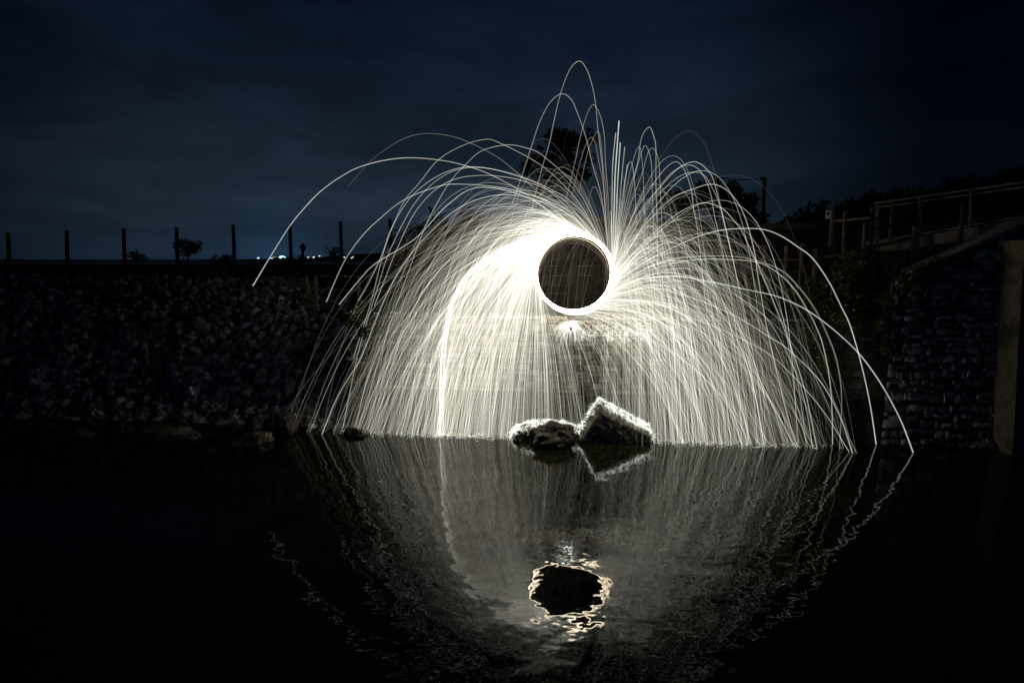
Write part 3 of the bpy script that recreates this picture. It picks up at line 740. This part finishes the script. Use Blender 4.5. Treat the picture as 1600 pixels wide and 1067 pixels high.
ivy([(1440, 425, 13.6, 16), (1465, 412, 13.6, 14), (1415, 440, 13.6, 18), (1390, 470, 13.6, 20), (1380, 505, 13.6, 18), (1388, 545, 13.6, 14)], 69, 'trailing bramble along the low end of the sloping coping', 2600, .03)
ivy([(430, 540, 14.6, 16), (300, 500, 15.2, 20), (250, 560, 14.8, 16), (350, 470, 15.8, 18), (160, 520, 15.2, 20), (480, 470, 15.2, 16)], 68, 'thin weeds growing between the stones of the rubble bank', 1500, .028)
# grass
def grass():
    r = np.random.default_rng(77); n = 16000; us_ = r.uniform(-9.5, 10.5, n); s_ = r.random(n)**1.5*5+.35
    base = np.array([[*(W(u, WALLW-.12, 0)[:2]+np.array([0, s])), ground_z(u, s)-.02] for u, s in zip(us_, s_)])
    h = r.uniform(.08, .30, n)*(1-.4*(s_ < .9)); lean = r.normal(size=(n, 2))*.35; a = r.uniform(0, math.pi, n); w = .006+.006*r.random(n)
    dx = np.stack([np.cos(a)*w, np.sin(a)*w, np.zeros(n)], 1)
    tip = base+np.stack([lean[:, 0]*h, lean[:, 1]*h, h], 1)
    V = np.stack([base-dx, base+dx, tip], 1).reshape(-1, 3); o = fastmesh('grass', V, np.arange(n*3).reshape(n, 3), M_grass, nside=3)
    tag(o, 'rough dry grass along the top of the bank', 'grass', kind='stuff')
grass()

# ------------------------------------------------------------ burning steel wool ring
RC = PP(896, 427, 0.0); RR = .93
def ringpt(cx, cz, R, a, w=0.0):
    return np.array([RC[0]+T2[0]*(cx+R*math.cos(a))+N2[0]*w, RC[1]+T2[1]*(cx+R*math.cos(a))+N2[1]*w, RC[2]+cz+R*math.sin(a)])
PXM = .01572
ring = empty('burning_ring', RC, 'thick white glowing ring of burning steel wool in front of the dark wall', 'light')
def strand(cx, cz, R, r0, heat, a0=0, a1=360, w=0.0, n=96, taper=False):
    mb = MB(); A = np.linspace(a0*D2R, a1*D2R, n); k = np.ones(n)
    if taper: k = np.minimum(1, np.minimum(np.arange(n), np.arange(n)[::-1])/12+.1)
    pts = [ringpt(cx*PXM, cz*PXM, R*PXM, a, w+.012*math.sin(3*a+R)) for a in A]
    mb.tube(pts, r0*k, 8, cap=taper, att=heat); mb.build('glow_strand', M_ring, ring, smooth=True, attname='glow_level')
strand(0, 0, 59.4, .037, 27.0)
strand(2.6, -.8, 60.2, .027, 14.0, w=.03)
strand(1.4, .6, 60.4, .020, 8.0, w=.06)
strand(4.0, -4.4, 59.6, .022, 6.0, -128, 75, w=.05, taper=True)
strand(2.4, -3.0, 61.6, .014, 3.0, -150, 100, w=.01, taper=True)
strand(-.6, .2, 54.0, .009, 1.0, 8, 175, w=.02, taper=True)
strand(.4, -2.4, 54.0, .005, .35, 0, 170, w=.03, taper=True)
strand(-1., -3.6, 52.6, .005, .20, 0, 185, w=.04, taper=True)
strand(-1., -6.0, 51.6, .005, .16, 10, 175, w=.02, taper=True)
strand(3.4, .8, 56.0, .012, 1.6, -60, 60, w=.05, taper=True)
strand(2.0, -.6, 56.2, .007, .8, -80, 40, w=.04, taper=True)

# ------------------------------------------------------------ sparks
def tubes(name, PTS, rad, heat):
    """PTS (M,n,3), rad (M,n), heat (M,n) -> one mesh of three-sided threads"""
    M_, n, _ = PTS.shape
    T = np.gradient(PTS, axis=1); T /= np.linalg.norm(T, axis=2)[..., None]+1e-9
    ref = np.array([N2[0], N2[1], .05]); A = np.cross(T, ref); A /= np.linalg.norm(A, axis=2)[..., None]+1e-9; B = np.cross(T, A)
    V = np.stack([PTS+rad[..., None]*(math.cos(k)*A+math.sin(k)*B) for k in (0, 2.0944, 4.18879)], 2)
    V = V.reshape(-1, 3); idx = np.arange(M_*n*3).reshape(M_, n, 3); Q = []
    for k in range(3):
        k2 = (k+1) % 3; Q.append(np.stack([idx[:, :-1, k], idx[:, :-1, k2], idx[:, 1:, k2], idx[:, 1:, k]], -1).reshape(-1, 4))
    return fastmesh(name, V, np.vstack(Q), M_spark, att=np.repeat(heat.reshape(-1), 3))
EDGE = W(0, WALLW+.05, 0)
def rock_top(X):
    return np.interp(X, ROCKX, ROCKZ, left=0, right=0)
ROCKX = [PP(px, 690)[0] for px in (796, 803, 815, 828, 850, 880, 900, 907, 934, 1016, 1021)]
ROCKZ = [0, .22, .30, .38, .40, .40, .28, .30, 1.06, .36, 0]
def simulate(pos0, vel0, k, life, nstep=30):
    """ballistic flight with drag; stops on water, rock or bank. all in (u,w,z)"""
    g = 9.81; M_ = len(k); tt = np.linspace(0, 1, 160)[None, :]*np.minimum(life, 3.2)[:, None]
    K = k[:, None]; E = (1-np.exp(-K*tt))/K
    U = pos0[:, 0:1]+vel0[:, 0:1]*E; Wd = pos0[:, 1:2]+vel0[:, 1:2]*E
    Z = pos0[:, 2:3]-g*tt/K+(vel0[:, 2:3]+g/K)*E
    X = O2[0]+T2[0]*U+N2[0]*Wd
    fl = np.where((Wd < WALLW+.06), WALLTOP+.1, 0.0)
    rt = rock_top(X)*(np.abs(Wd+.0) < .34); fl = np.maximum(fl, rt)
    hit = Z < fl; hit[:, 0] = False
    first = np.where(hit.any(1), hit.argmax(1), 159)
    res = []
    tend = tt[np.arange(M_), first]
    s = (np.linspace(0, 1, nstep)**1.25)[None, :]*tend[:, None]
    E = (1-np.exp(-K*s))/K
    U = pos0[:, 0:1]+vel0[:, 0:1]*E; Wd = pos0[:, 1:2]+vel0[:, 1:2]*E; Z = np.maximum(.004, pos0[:, 2:3]-g*s/K+(vel0[:, 2:3]+g/K)*E)
    PT = np.stack([O2[0]+T2[0]*U+N2[0]*Wd, O2[1]+T2[1]*U+N2[1]*Wd, Z], -1)
    onrock = (rt[np.arange(M_), first] > .05) & hit.any(1)
    return PT, onrock, hit.any(1), tend, np.stack([U[:, -1], Wd[:, -1], Z[:, -1]], 1)
def emit(n, th_lo, th_hi, v, vs, k, ks, wsig=.22, radial=(.0, .10), klo=.7, khi=6, r=rng, Rr=None, wbias=0):
    th = r.uniform(th_lo, th_hi, n)*D2R; R = (RR if Rr is None else Rr)+r.uniform(-.02, .06, n)
    vv = np.clip(r.normal(v, vs, n), 1.0, 15); kk = np.clip(k*np.exp(r.normal(0, ks, n)), klo, khi)
    rad = r.normal(radial[0], radial[1], n)
    pos = np.stack([R*np.cos(th), r.normal(0, .02, n), RC[2]+R*np.sin(th)], 1)
    vel = np.stack([(-np.sin(th)+rad*np.cos(th))*vv, r.normal(wbias, wsig, n)*np.minimum(kk, 2.2)*.8, (np.cos(th)+rad*np.sin(th))*vv], 1)
    return pos, vel, kk
sets = []
GAIN = {'inner': 1.0, 'left': .60, 'fan': .40, 'fall': .66, 'right': .72, 'top': .72, 'stream': .85}
def shower(n, *a, nm='', b=(.5, 1.0), rad=(.008, .013), lifef=.15, lifer=(.25, 1.2), **k):
    n = int(n*(1.65 if nm in ('left', 'right', 'top', 'fall') else 1.15))
    pos, vel, kk = emit(n, *a, **k)
    life = np.where(rng.random(n) < lifef, rng.uniform(*lifer, n), 9.0)
    PT, onr, hit, te, end = simulate(pos, vel, kk, life)
    # the air inside the ring stays almost clear
    rin = np.sqrt(np.sum((PT-RC)**2*np.array([1, 0, 1]), axis=2)); keep = (nm == 'inner') | (rin > RR*.93).all(1) | (rng.random(n) < .03)
    keep &= (end[:, 0] < 4.2+3.0*rng.random(n)**.7) & ((end[:, 0] > -5.9) | (rng.random(n) < .5))
    PT, onr, hit, te, end = PT[keep], onr[keep], hit[keep], te[keep], end[keep]; n = int(keep.sum())
    s = np.linspace(0, 1, PT.shape[1])[None, :]
    q_ = rng.random(n); wild = nm in ('left', 'right', 'top', 'fall')
    base = (rng.uniform(*b, n)*(np.where(q_ < .68, .14+.62*q_, np.where(q_ > .90, 1.7, 1.15)) if wild else 1.0))[:, None]
    hotend = np.where(hit, 1.0, .25)[:, None]
    dist = np.linalg.norm(PT-RC, axis=2)
    h = base*(1+(.30 if nm in ('left', 'fan', 'stream', 'fall') else -.1)*np.exp(-((dist-RR)/.9)))*(1-(1-hotend)*s**2)
    flick = (1+.22*np.sin(s*rng.uniform(2, 9, n)[:, None]+rng.uniform(0, 6, n)[:, None]))*(1+.15*np.sin(s*rng.uniform(10, 40, n)[:, None]+rng.uniform(0, 6, n)[:, None]))
    rr = (rng.uniform(*rad, n)*(np.where(q_ > .92, 1.6, 1.0) if wild else 1.0))[:, None]*(1-.25*s)*np.where(hit[:, None], 1, 1-.6*s)
    rr = rr*np.clip(.42+.45*np.linalg.norm(PT-PT[:, :1], axis=2), 0, 1) if wild else rr
    h = h*GAIN.get(nm, 1.0)
    sets.append((PT, rr, h*flick, onr, end, nm))
# (count, angle on the ring from..to, speed, speed spread, drag, drag spread)
TH = (.0030, .0054)
shower(430, 52, 120, 6.9, 1.5, 1.10, .22, nm='left', radial=(.02, .10), b=(.35, .8), rad=TH)
shower(380, 100, 165, 6.0, 1.6, 1.20, .22, nm='left', radial=(.10, .12), b=(.35, .8), rad=TH)
shower(230, 160, 215, 4.6, 1.5, 1.3, .22, nm='fall', radial=(.32, .20), b=(.35, .8), rad=TH)
shower(90, 205, 262, 3.4, 1.3, 1.5, .25, nm='fall', radial=(.20, .20), b=(.3, .7), rad=TH)
shower(210, 255, 305, 5.6, 1.7, 1.1, .22, nm='right', radial=(.02, .14), b=(.3, .75), rad=TH)
shower(400, 285, 342, 6.3, 1.8, 1.1, .24, nm='right', lifef=.2, radial=(.0, .12), b=(.3, .7), rad=TH)
shower(230, 262, 318, 7.4, 1.5, .95, .2, nm='right', lifef=.1, radial=(.0, .10), b=(.3, .75), rad=TH)
shower(230, 325, 362, 6.3, 1.6, 1.3, .28, nm='right', lifef=.30, b=(.3, .65), rad=TH)
shower(100, -12, 14, 5.8, 1.5, 1.5, .30, nm='top', lifef=.6, b=(.2, .5), rad=TH)
shower(240, 10, 66, 6.8, 1.4, 1.2, .24, nm='top', lifef=.2, b=(.25, .65), rad=TH)
shower(150, 15, 115, 5.0, 1.3, 1.6, .25, nm='top', lifef=.2, b=(.3, .7), rad=TH)
shower(150, 270, 345, 4.6, 1.4, 1.5, .25, nm='right', lifef=.25, b=(.3, .7), rad=TH)
shower(40, 15, 80, 4.6, 1.3, 1.7, .3, nm='inner', lifef=.1, b=(.05, .22), rad=(.003, .007))
# the dense bright streams
shower(26, 93, 101, 10.3, .12, 3.12, .012, nm='stream', b=(.45, .8), rad=(.006, .010), lifef=0, wsig=.03, radial=(.0, .012))
shower(150, 90, 108, 9.6, .9, 3.1, .10, nm='fan', b=(.2, .4), rad=TH, lifef=0, wsig=.1, radial=(.0, .04))
shower(150, 95, 140, 6.0, 1.5, 1.8, .25, nm='fan', b=(.2, .42), rad=TH, lifef=0, radial=(.10, .10))
shower(200, 125, 190, 4.4, 1.6, 1.7, .25, nm='fan', b=(.2, .45), rad=TH, lifef=0, radial=(.28, .20))
shower(90, 45, 85, 6.8, .9, 1.9, .20, nm='fan', b=(.25, .5), rad=TH, lifef=0, radial=(.0, .05))
shower(16, 190, 202, 3.2, .4, 2.6, .12, nm='fan', b=(.4, .8), rad=(.006, .010), lifef=0, wsig=.08, radial=(.05, .04))

# individually visible arcs read from the photograph, each in or near the spinning plane
def crom(p, m=10):
    p = np.asarray(p, float); p = np.vstack([2*p[0]-p[1], p, 2*p[-1]-p[-2]]); out = []
    for i in range(1, len(p)-2):
        for t in np.linspace(0, 1, m, endpoint=False):
            out.append(.5*((2*p[i])+(-p[i-1]+p[i+1])*t+(2*p[i-1]-5*p[i]+4*p[i+1]-p[i+2])*t*t+(-p[i-1]+3*p[i]-3*p[i+1]+p[i+2])*t**3))
    out.append(p[-2]); return np.array(out)
def arc(pts, label, end='air', h=.8, r=.013, w0=0.0, fade=(1, 1), Yend=None):
    q = crom(pts); a = PP(q[0][0], q[0][1], w0); L_ = np.concatenate([[0], np.cumsum(np.linalg.norm(np.diff(q, axis=0), axis=1))]); L_ /= L_[-1]
    yp = lambda x, y, w: PP(x, y, w)[1]
    if end == 'water': dY = PZ(q[-1][0], q[-1][1], .01)[1]-yp(q[-1][0], q[-1][1], w0)
    elif Yend: dY = Yend-yp(q[-1][0], q[-1][1], w0)
    else: dY = 0
    out = np.array([P(x, y, yp(x, y, w0)+dY*t) for (x, y), t in zip(q, L_)])
    n = len(out); heat = .80*h*(fade[0]+(fade[1]-fade[0])*L_)*(1+.10*np.sin(L_*27)); rr = np.full(n, r*.88)
    rr[:2] *= .6; c = out[0].copy()
    o = tubes('spark_trail', (out-c)[None], rr[None], heat[None]); o.location = tuple(map(float, c))
    tag(o, label, 'spark trail', 'separate spark arcs thrown clear of the shower'); return o
arc([(900,368),(830,310),(768,274),(719,257),(682,250),(640,247),(600,251),(560,262),(530,278),(500,300),(475,326),(453,353),(425,397),(395,447)], 'widest left arc, landing on top of the rubble bank', h=.95, r=.014, Yend=16.6, fade=(.6, 1.2))
arc([(905,366),(840,300),(797,261),(774,244),(742,227),(708,214),(671,209),(642,213),(616,225),(580,251),(543,293)], 'high left arc that fades out in mid air', h=.55, r=.010, fade=(1, .15))
arc([(935,372),(890,330),(800,297),(716,288),(674,295),(629,314),(590,345),(565,370),(540,405),(522,443),(510,472)], 'left arc landing first right of the short fence posts', h=.8, Yend=15.6)
arc([(940,380),(905,318),(850,262),(779,223),(753,219),(718,230),(684,251),(656,285),(632,314),(616,348),(603,380),(580,470),(552,560)], 'tall left arc with its top above the ridge of the shower', h=.6, r=.011)
arc([(945,385),(905,300),(850,245),(820,231),(790,227),(753,236),(729,256),(705,282),(684,316),(663,358),(640,420),(605,520),(575,620),(556,680)], 'left arc topping out just below the tall left arc', end='water', h=.65, r=.011)
arc([(900,366),(830,312),(750,293),(700,320),(650,372),(587,412),(562,437),(530,476)], 'low left arc landing with a bright spot on the bank edge', h=.9, r=.014, Yend=15.3)
arc([(905,366),(850,318),(780,305),(710,330),(640,400),(600,470),(565,557),(545,590),(525,625),(503,679)], 'leftmost trail to reach the water', end='water', h=.85, r=.013)
arc([(940,378),(900,322),(830,282),(752,262),(700,268),(650,300),(618,345),(596,400),(572,450),(548,488)], 'left arc landing on the wall edge among small bounces', h=.7, r=.011, Yend=15.0)
arc([(930,375),(880,312),(810,281),(740,275),(690,290),(650,330),(620,390),(600,440),(585,478)], 'left arc ending low on the bank beside the wall', h=.7, r=.011, Yend=15.0)
arc([(925,372),(860,300),(790,270),(735,262),(690,277),(648,318),(610,390),(590,450),(560,550),(536,668)], 'arc dropping to the far left of the water line', end='water', h=.65, r=.011)
arc([(950,392),(946,340),(942,272),(938,234),(934,201),(931,168),(926,138),(917,110),(905,96),(890,110),(876,147),(865,193),(858,226),(846,267),(830,330)], 'highest arc of all, a tall narrow loop above the ring', h=.62, r=.012, fade=(1, .8))
arc([(950,388),(940,310),(926,259),(920,234),(912,204),(904,182),(893,157),(878,147),(860,160),(845,187),(836,212),(829,234),(821,259),(800,320)], 'second highest loop, left of the tallest loop', h=.6, r=.012, fade=(1, .8))
arc([(953,392),(950,310),(946,256),(944,212),(938,182),(928,164),(920,173),(912,195),(905,223),(898,256),(885,310)], 'narrow loop just right of the tallest loop', h=.55, r=.011, fade=(1, .7))
arc([(952,390),(947,300),(942,259),(939,223),(934,206),(923,226),(916,248),(905,300)], 'small loop nested inside the narrow loop', h=.5, r=.010, fade=(1, .6))
arc([(950,388),(944,300),(936,256),(931,228),(924,215),(915,228),(906,256),(893,310)], 'small loop left of the nested loop', h=.5, r=.010, fade=(1, .6))
arc([(957,405),(959,330),(961,272),(964,230),(967,189)], 'tallest straight vertical streak right of the ring top', h=1.2, r=.020)
arc([(955,400),(956,320),(957,260),(960,225),(962,208)], 'second vertical streak left of the tallest one', h=.8, r=.016)
arc([(959,405),(963,330),(965,283),(969,223)], 'thick vertical streak right of the tallest one', h=1.0, r=.018)
arc([(961,405),(968,320),(972,270),(976,230)], 'short vertical streak farthest right of the bundle', h=.7, r=.013)
arc([(962,408),(971,330),(976,290),(980,257)], 'lowest vertical streak at the right of the bundle', h=.6, r=.013)
arc([(960,402),(975,330),(985,290),(996,256),(1000,226),(1005,209),(1015,199),(1022,215),(1025,234),(1025,290),(1027,350),(1028,430)], 'tall narrow loop right of the vertical streaks', h=.6, r=.012)
arc([(960,405),(978,330),(1000,245),(1009,228),(1017,250),(1019,283),(1021,360),(1022,450)], 'lower loop nested in the tall right loop', h=.5, r=.010)
arc([(960,405),(985,320),(1003,272),(1012,240),(1021,232),(1029,250),(1031,278),(1034,350),(1036,470)], 'loop overlapping the right side of the tall right loop', h=.5, r=.010)
arc([(959,402),(972,330),(984,270),(997,230),(1003,248),(1006,300),(1008,380)], 'thin loop on the left side of the tall right loop', h=.45, r=.010)
arc([(958,408),(990,335),(1019,290),(1037,266),(1054,253),(1066,260),(1075,279),(1081,301),(1084,327),(1090,361),(1098,430),(1110,540)], 'first broad arc right of the loops', h=.6, r=.012)
arc([(958,412),(1000,330),(1028,297),(1047,275),(1066,259),(1084,253),(1097,258),(1111,273),(1118,292),(1124,316),(1131,346),(1139,380),(1162,480),(1185,600),(1196,697)], 'broad arc reaching highest on the right side', end='water', h=.7, r=.012)
arc([(958,414),(1000,335),(1040,280),(1060,263),(1077,258),(1092,265),(1103,282),(1111,305),(1116,335),(1124,370),(1140,450),(1156,560),(1170,690)], 'right arc just inside the highest broad arc', end='water', h=.6, r=.011)
arc([(958,416),(1005,335),(1040,293),(1065,274),(1086,269),(1101,275),(1112,292),(1124,318),(1133,352),(1148,420),(1168,530),(1184,692)], 'right arc third from the outside at its top', end='water', h=.55, r=.011)
arc([(957,425),(1010,350),(1050,310),(1090,293),(1111,288),(1127,292),(1142,303),(1156,322),(1165,342),(1172,365),(1180,399),(1184,429),(1200,520),(1228,640),(1246,698)], 'right arc crossing over the others towards the fence posts', end='water', h=.75, r=.013)
arc([(956,432),(1010,375),(1050,340),(1075,325),(1101,317),(1127,325),(1142,339),(1159,361),(1172,389),(1184,414),(1220,500),(1255,600),(1277,702)], 'right arc starting lower and landing far right', end='water', h=.75, r=.013)
arc([(955,445),(1010,408),(1075,376),(1105,365),(1131,359),(1165,357),(1195,359),(1221,369),(1247,386),(1270,404),(1295,440),(1315,480),(1327,505),(1340,547),(1352,595),(1361,640),(1369,694)], 'big flat topped arc landing second from the right', end='water', h=1.0, r=.015)
arc([(950,460),(1000,436),(1060,432),(1110,440),(1165,452),(1207,461),(1232,470),(1265,487),(1305,517),(1340,550),(1365,582),(1387,617),(1409,660),(1427,707)], 'rightmost trail of all, landing beyond every other', end='water', h=1.0, r=.016)
arc([(950,455),(1010,418),(1060,403),(1112,400),(1150,401),(1169,404),(1200,413),(1225,425),(1245,445),(1265,470),(1280,495),(1302,545),(1311,582),(1315,625),(1312,702)], 'right arc bending steeply down in front of the brambles', end='water', h=.8, r=.012, fade=(1, .4))
arc([(950,458),(1010,424),(1070,408),(1130,405),(1187,411),(1222,432),(1245,457),(1262,485),(1275,510),(1286,540),(1296,590),(1300,640),(1301,694)], 'right arc curving down parallel to its steep neighbour', end='water', h=.8, r=.013)
arc([(948,465),(1020,450),(1100,472),(1160,500),(1200,525),(1227,542),(1260,572),(1285,600),(1305,635),(1320,670),(1332,708)], 'fast low trail landing third from the right', end='water', h=.85, r=.013)
arc([(945,470),(1010,470),(1090,500),(1150,525),(1200,552),(1232,580),(1262,612),(1290,647),(1310,678),(1327,706)], 'fast low trail converging on the third landing spot', end='water', h=.75, r=.012)
arc([(945,462),(1030,432),(1100,440),(1160,468),(1200,500),(1230,552),(1250,600),(1262,650),(1270,700)], 'low right trail dropping behind the steep arcs', end='water', h=.65, r=.011)

# the shower: the 240 longest trails are objects, the rest one mass
allPT = np.vstack([s[0] for s in sets]); allR = np.vstack([s[1] for s in sets]); allH = np.vstack([s[2] for s in sets])
allN = np.concatenate([[s[5]]*len(s[0]) for s in sets]); onr = np.concatenate([s[3] for s in sets]); ends = np.vstack([s[4] for s in sets])
length = np.linalg.norm(np.diff(allPT, axis=1), axis=2).sum(1)
order = np.argsort(-length); pick = [i for i in order if allN[i] in ('left', 'right', 'top', 'fall')][:255]
LB = {'left': ('thin pale spark trail in the dense fan sweeping left of the ring', 'thin trails in the left fan'),
      'fall': ('thin pale spark trail falling nearly straight below the ring', 'thin trails falling below the ring'),
      'right': ('thin pale spark trail in the dense curtain right of the ring', 'thin trails in the right curtain'),
      'top': ('thin pale spark trail thrown up over the top of the ring', 'thin trails over the ring top')}
for i in pick:
    c = allPT[i][0].copy(); o = tubes('spark_trail', (allPT[i]-c)[None], allR[i][None], allH[i][None]); o.location = tuple(map(float, c))
    lb, gr = LB[allN[i]]; tag(o, lb, 'spark trail', gr)
rest = np.ones(len(allPT), bool); rest[pick] = False
o = tubes('spark_shower', allPT[rest], allR[rest], allH[rest]); tag(o, 'dense shower of white hot sparks flung round the burning ring', 'sparks', kind='stuff')

# bounces: on the rocks, along the water line, on the wall edge and the stake
def hops(P0, speed, per, b, rad, kk=3.0, life=(.12, .38), up=(.3, 1.0)):
    n = len(P0)*per; p = np.repeat(P0, per, 0)
    an = rng.uniform(-math.pi, math.pi, n); sp = speed*rng.uniform(.3, 1.2, n)
    vel = np.stack([np.cos(an)*sp*.8, np.sin(an)*sp*.4, rng.uniform(*up, n)*sp], 1)
    tl = rng.uniform(*life, n)[:, None]; s = np.linspace(0, 1, 9)[None, :]*tl; E = (1-np.exp(-kk*s))/kk
    U = p[:, 0:1]+vel[:, 0:1]*E; Wd = p[:, 1:2]+vel[:, 1:2]*E; Z = np.maximum(.01, p[:, 2:3]-9.81*s/kk+(vel[:, 2:3]+9.81/kk)*E)
    PT = np.stack([O2[0]+T2[0]*U+N2[0]*Wd, O2[1]+T2[1]*U+N2[1]*Wd, Z], -1)
    k = np.linspace(1, .35, 9)[None, :]
    return PT, rng.uniform(*rad, n)[:, None]*k, rng.uniform(*b, n)[:, None]*k
B = []
re_ = ends[onr]
xs = rng.choice(np.linspace(0, 1, 400), 600)
px_ = np.interp(xs, [0, .16, .50, .68, 1], [798, 822, 903, 934, 1018])
pr = []
for q in px_:
    X = PP(q, 690)[0]; zt = rock_top(X); u = (X-O2[0])/T2[0]; pr.append((u, rng.uniform(-.34, -.06), zt+.01))
B.append(hops(np.vstack([re_, np.array(pr)]) if len(re_) else np.array(pr), 1.15, 2, (.7, 1.7), (.0035, .0075), life=(.04, .24), up=(.2, 1.0)))
low = ends[(ends[:, 2] < .02) & ~onr]
low = low[rng.random(len(low)) < .20]
B.append(hops(low, .9, 1, (.4, 1.1), (.004, .008), life=(.04, .30)))
edge = np.array([(u, WALLW+rng.uniform(-.25, .06), WALLTOP+.12) for u in rng.uniform(-5.3, 3.5, 170)])
B.append(hops(edge, .9, 1, (.5, 1.2), (.005, .008), life=(.06, .25)))
ue = UOF(tip); stk = np.array([(ue+rng.normal()*.05, .12, tip[2]+rng.uniform(.0, .12)) for _ in range(230)])
B.append(hops(stk, 2.6, 1, (.9, 1.8), (.006, .010), life=(.06, .45), up=(-.2, .8)))
lg = np.array([(rng.uniform(.25, 2.0), WALLW+rng.uniform(.0, .15), 2.72+rng.normal()*.12) for _ in range(420)])
B.append(hops(lg, 1.2, 1, (.7, 1.5), (.005, .009), life=(.05, .3)))
wallh = np.array([(rng.uniform(-4.4, -1.5), WALLW+.05, rng.uniform(.8, 3.0)) for _ in range(60)])
B.append(hops(wallh, .8, 1, (.7, 1.3), (.005, .008), life=(.06, .2)))
o = tubes('spark_spray', np.vstack([b[0] for b in B]), np.vstack([b[1] for b in B]), np.vstack([b[2] for b in B]))
tag(o, 'fine spray of sparks bouncing off the rocks, water line and wall edge', 'sparks', kind='stuff')
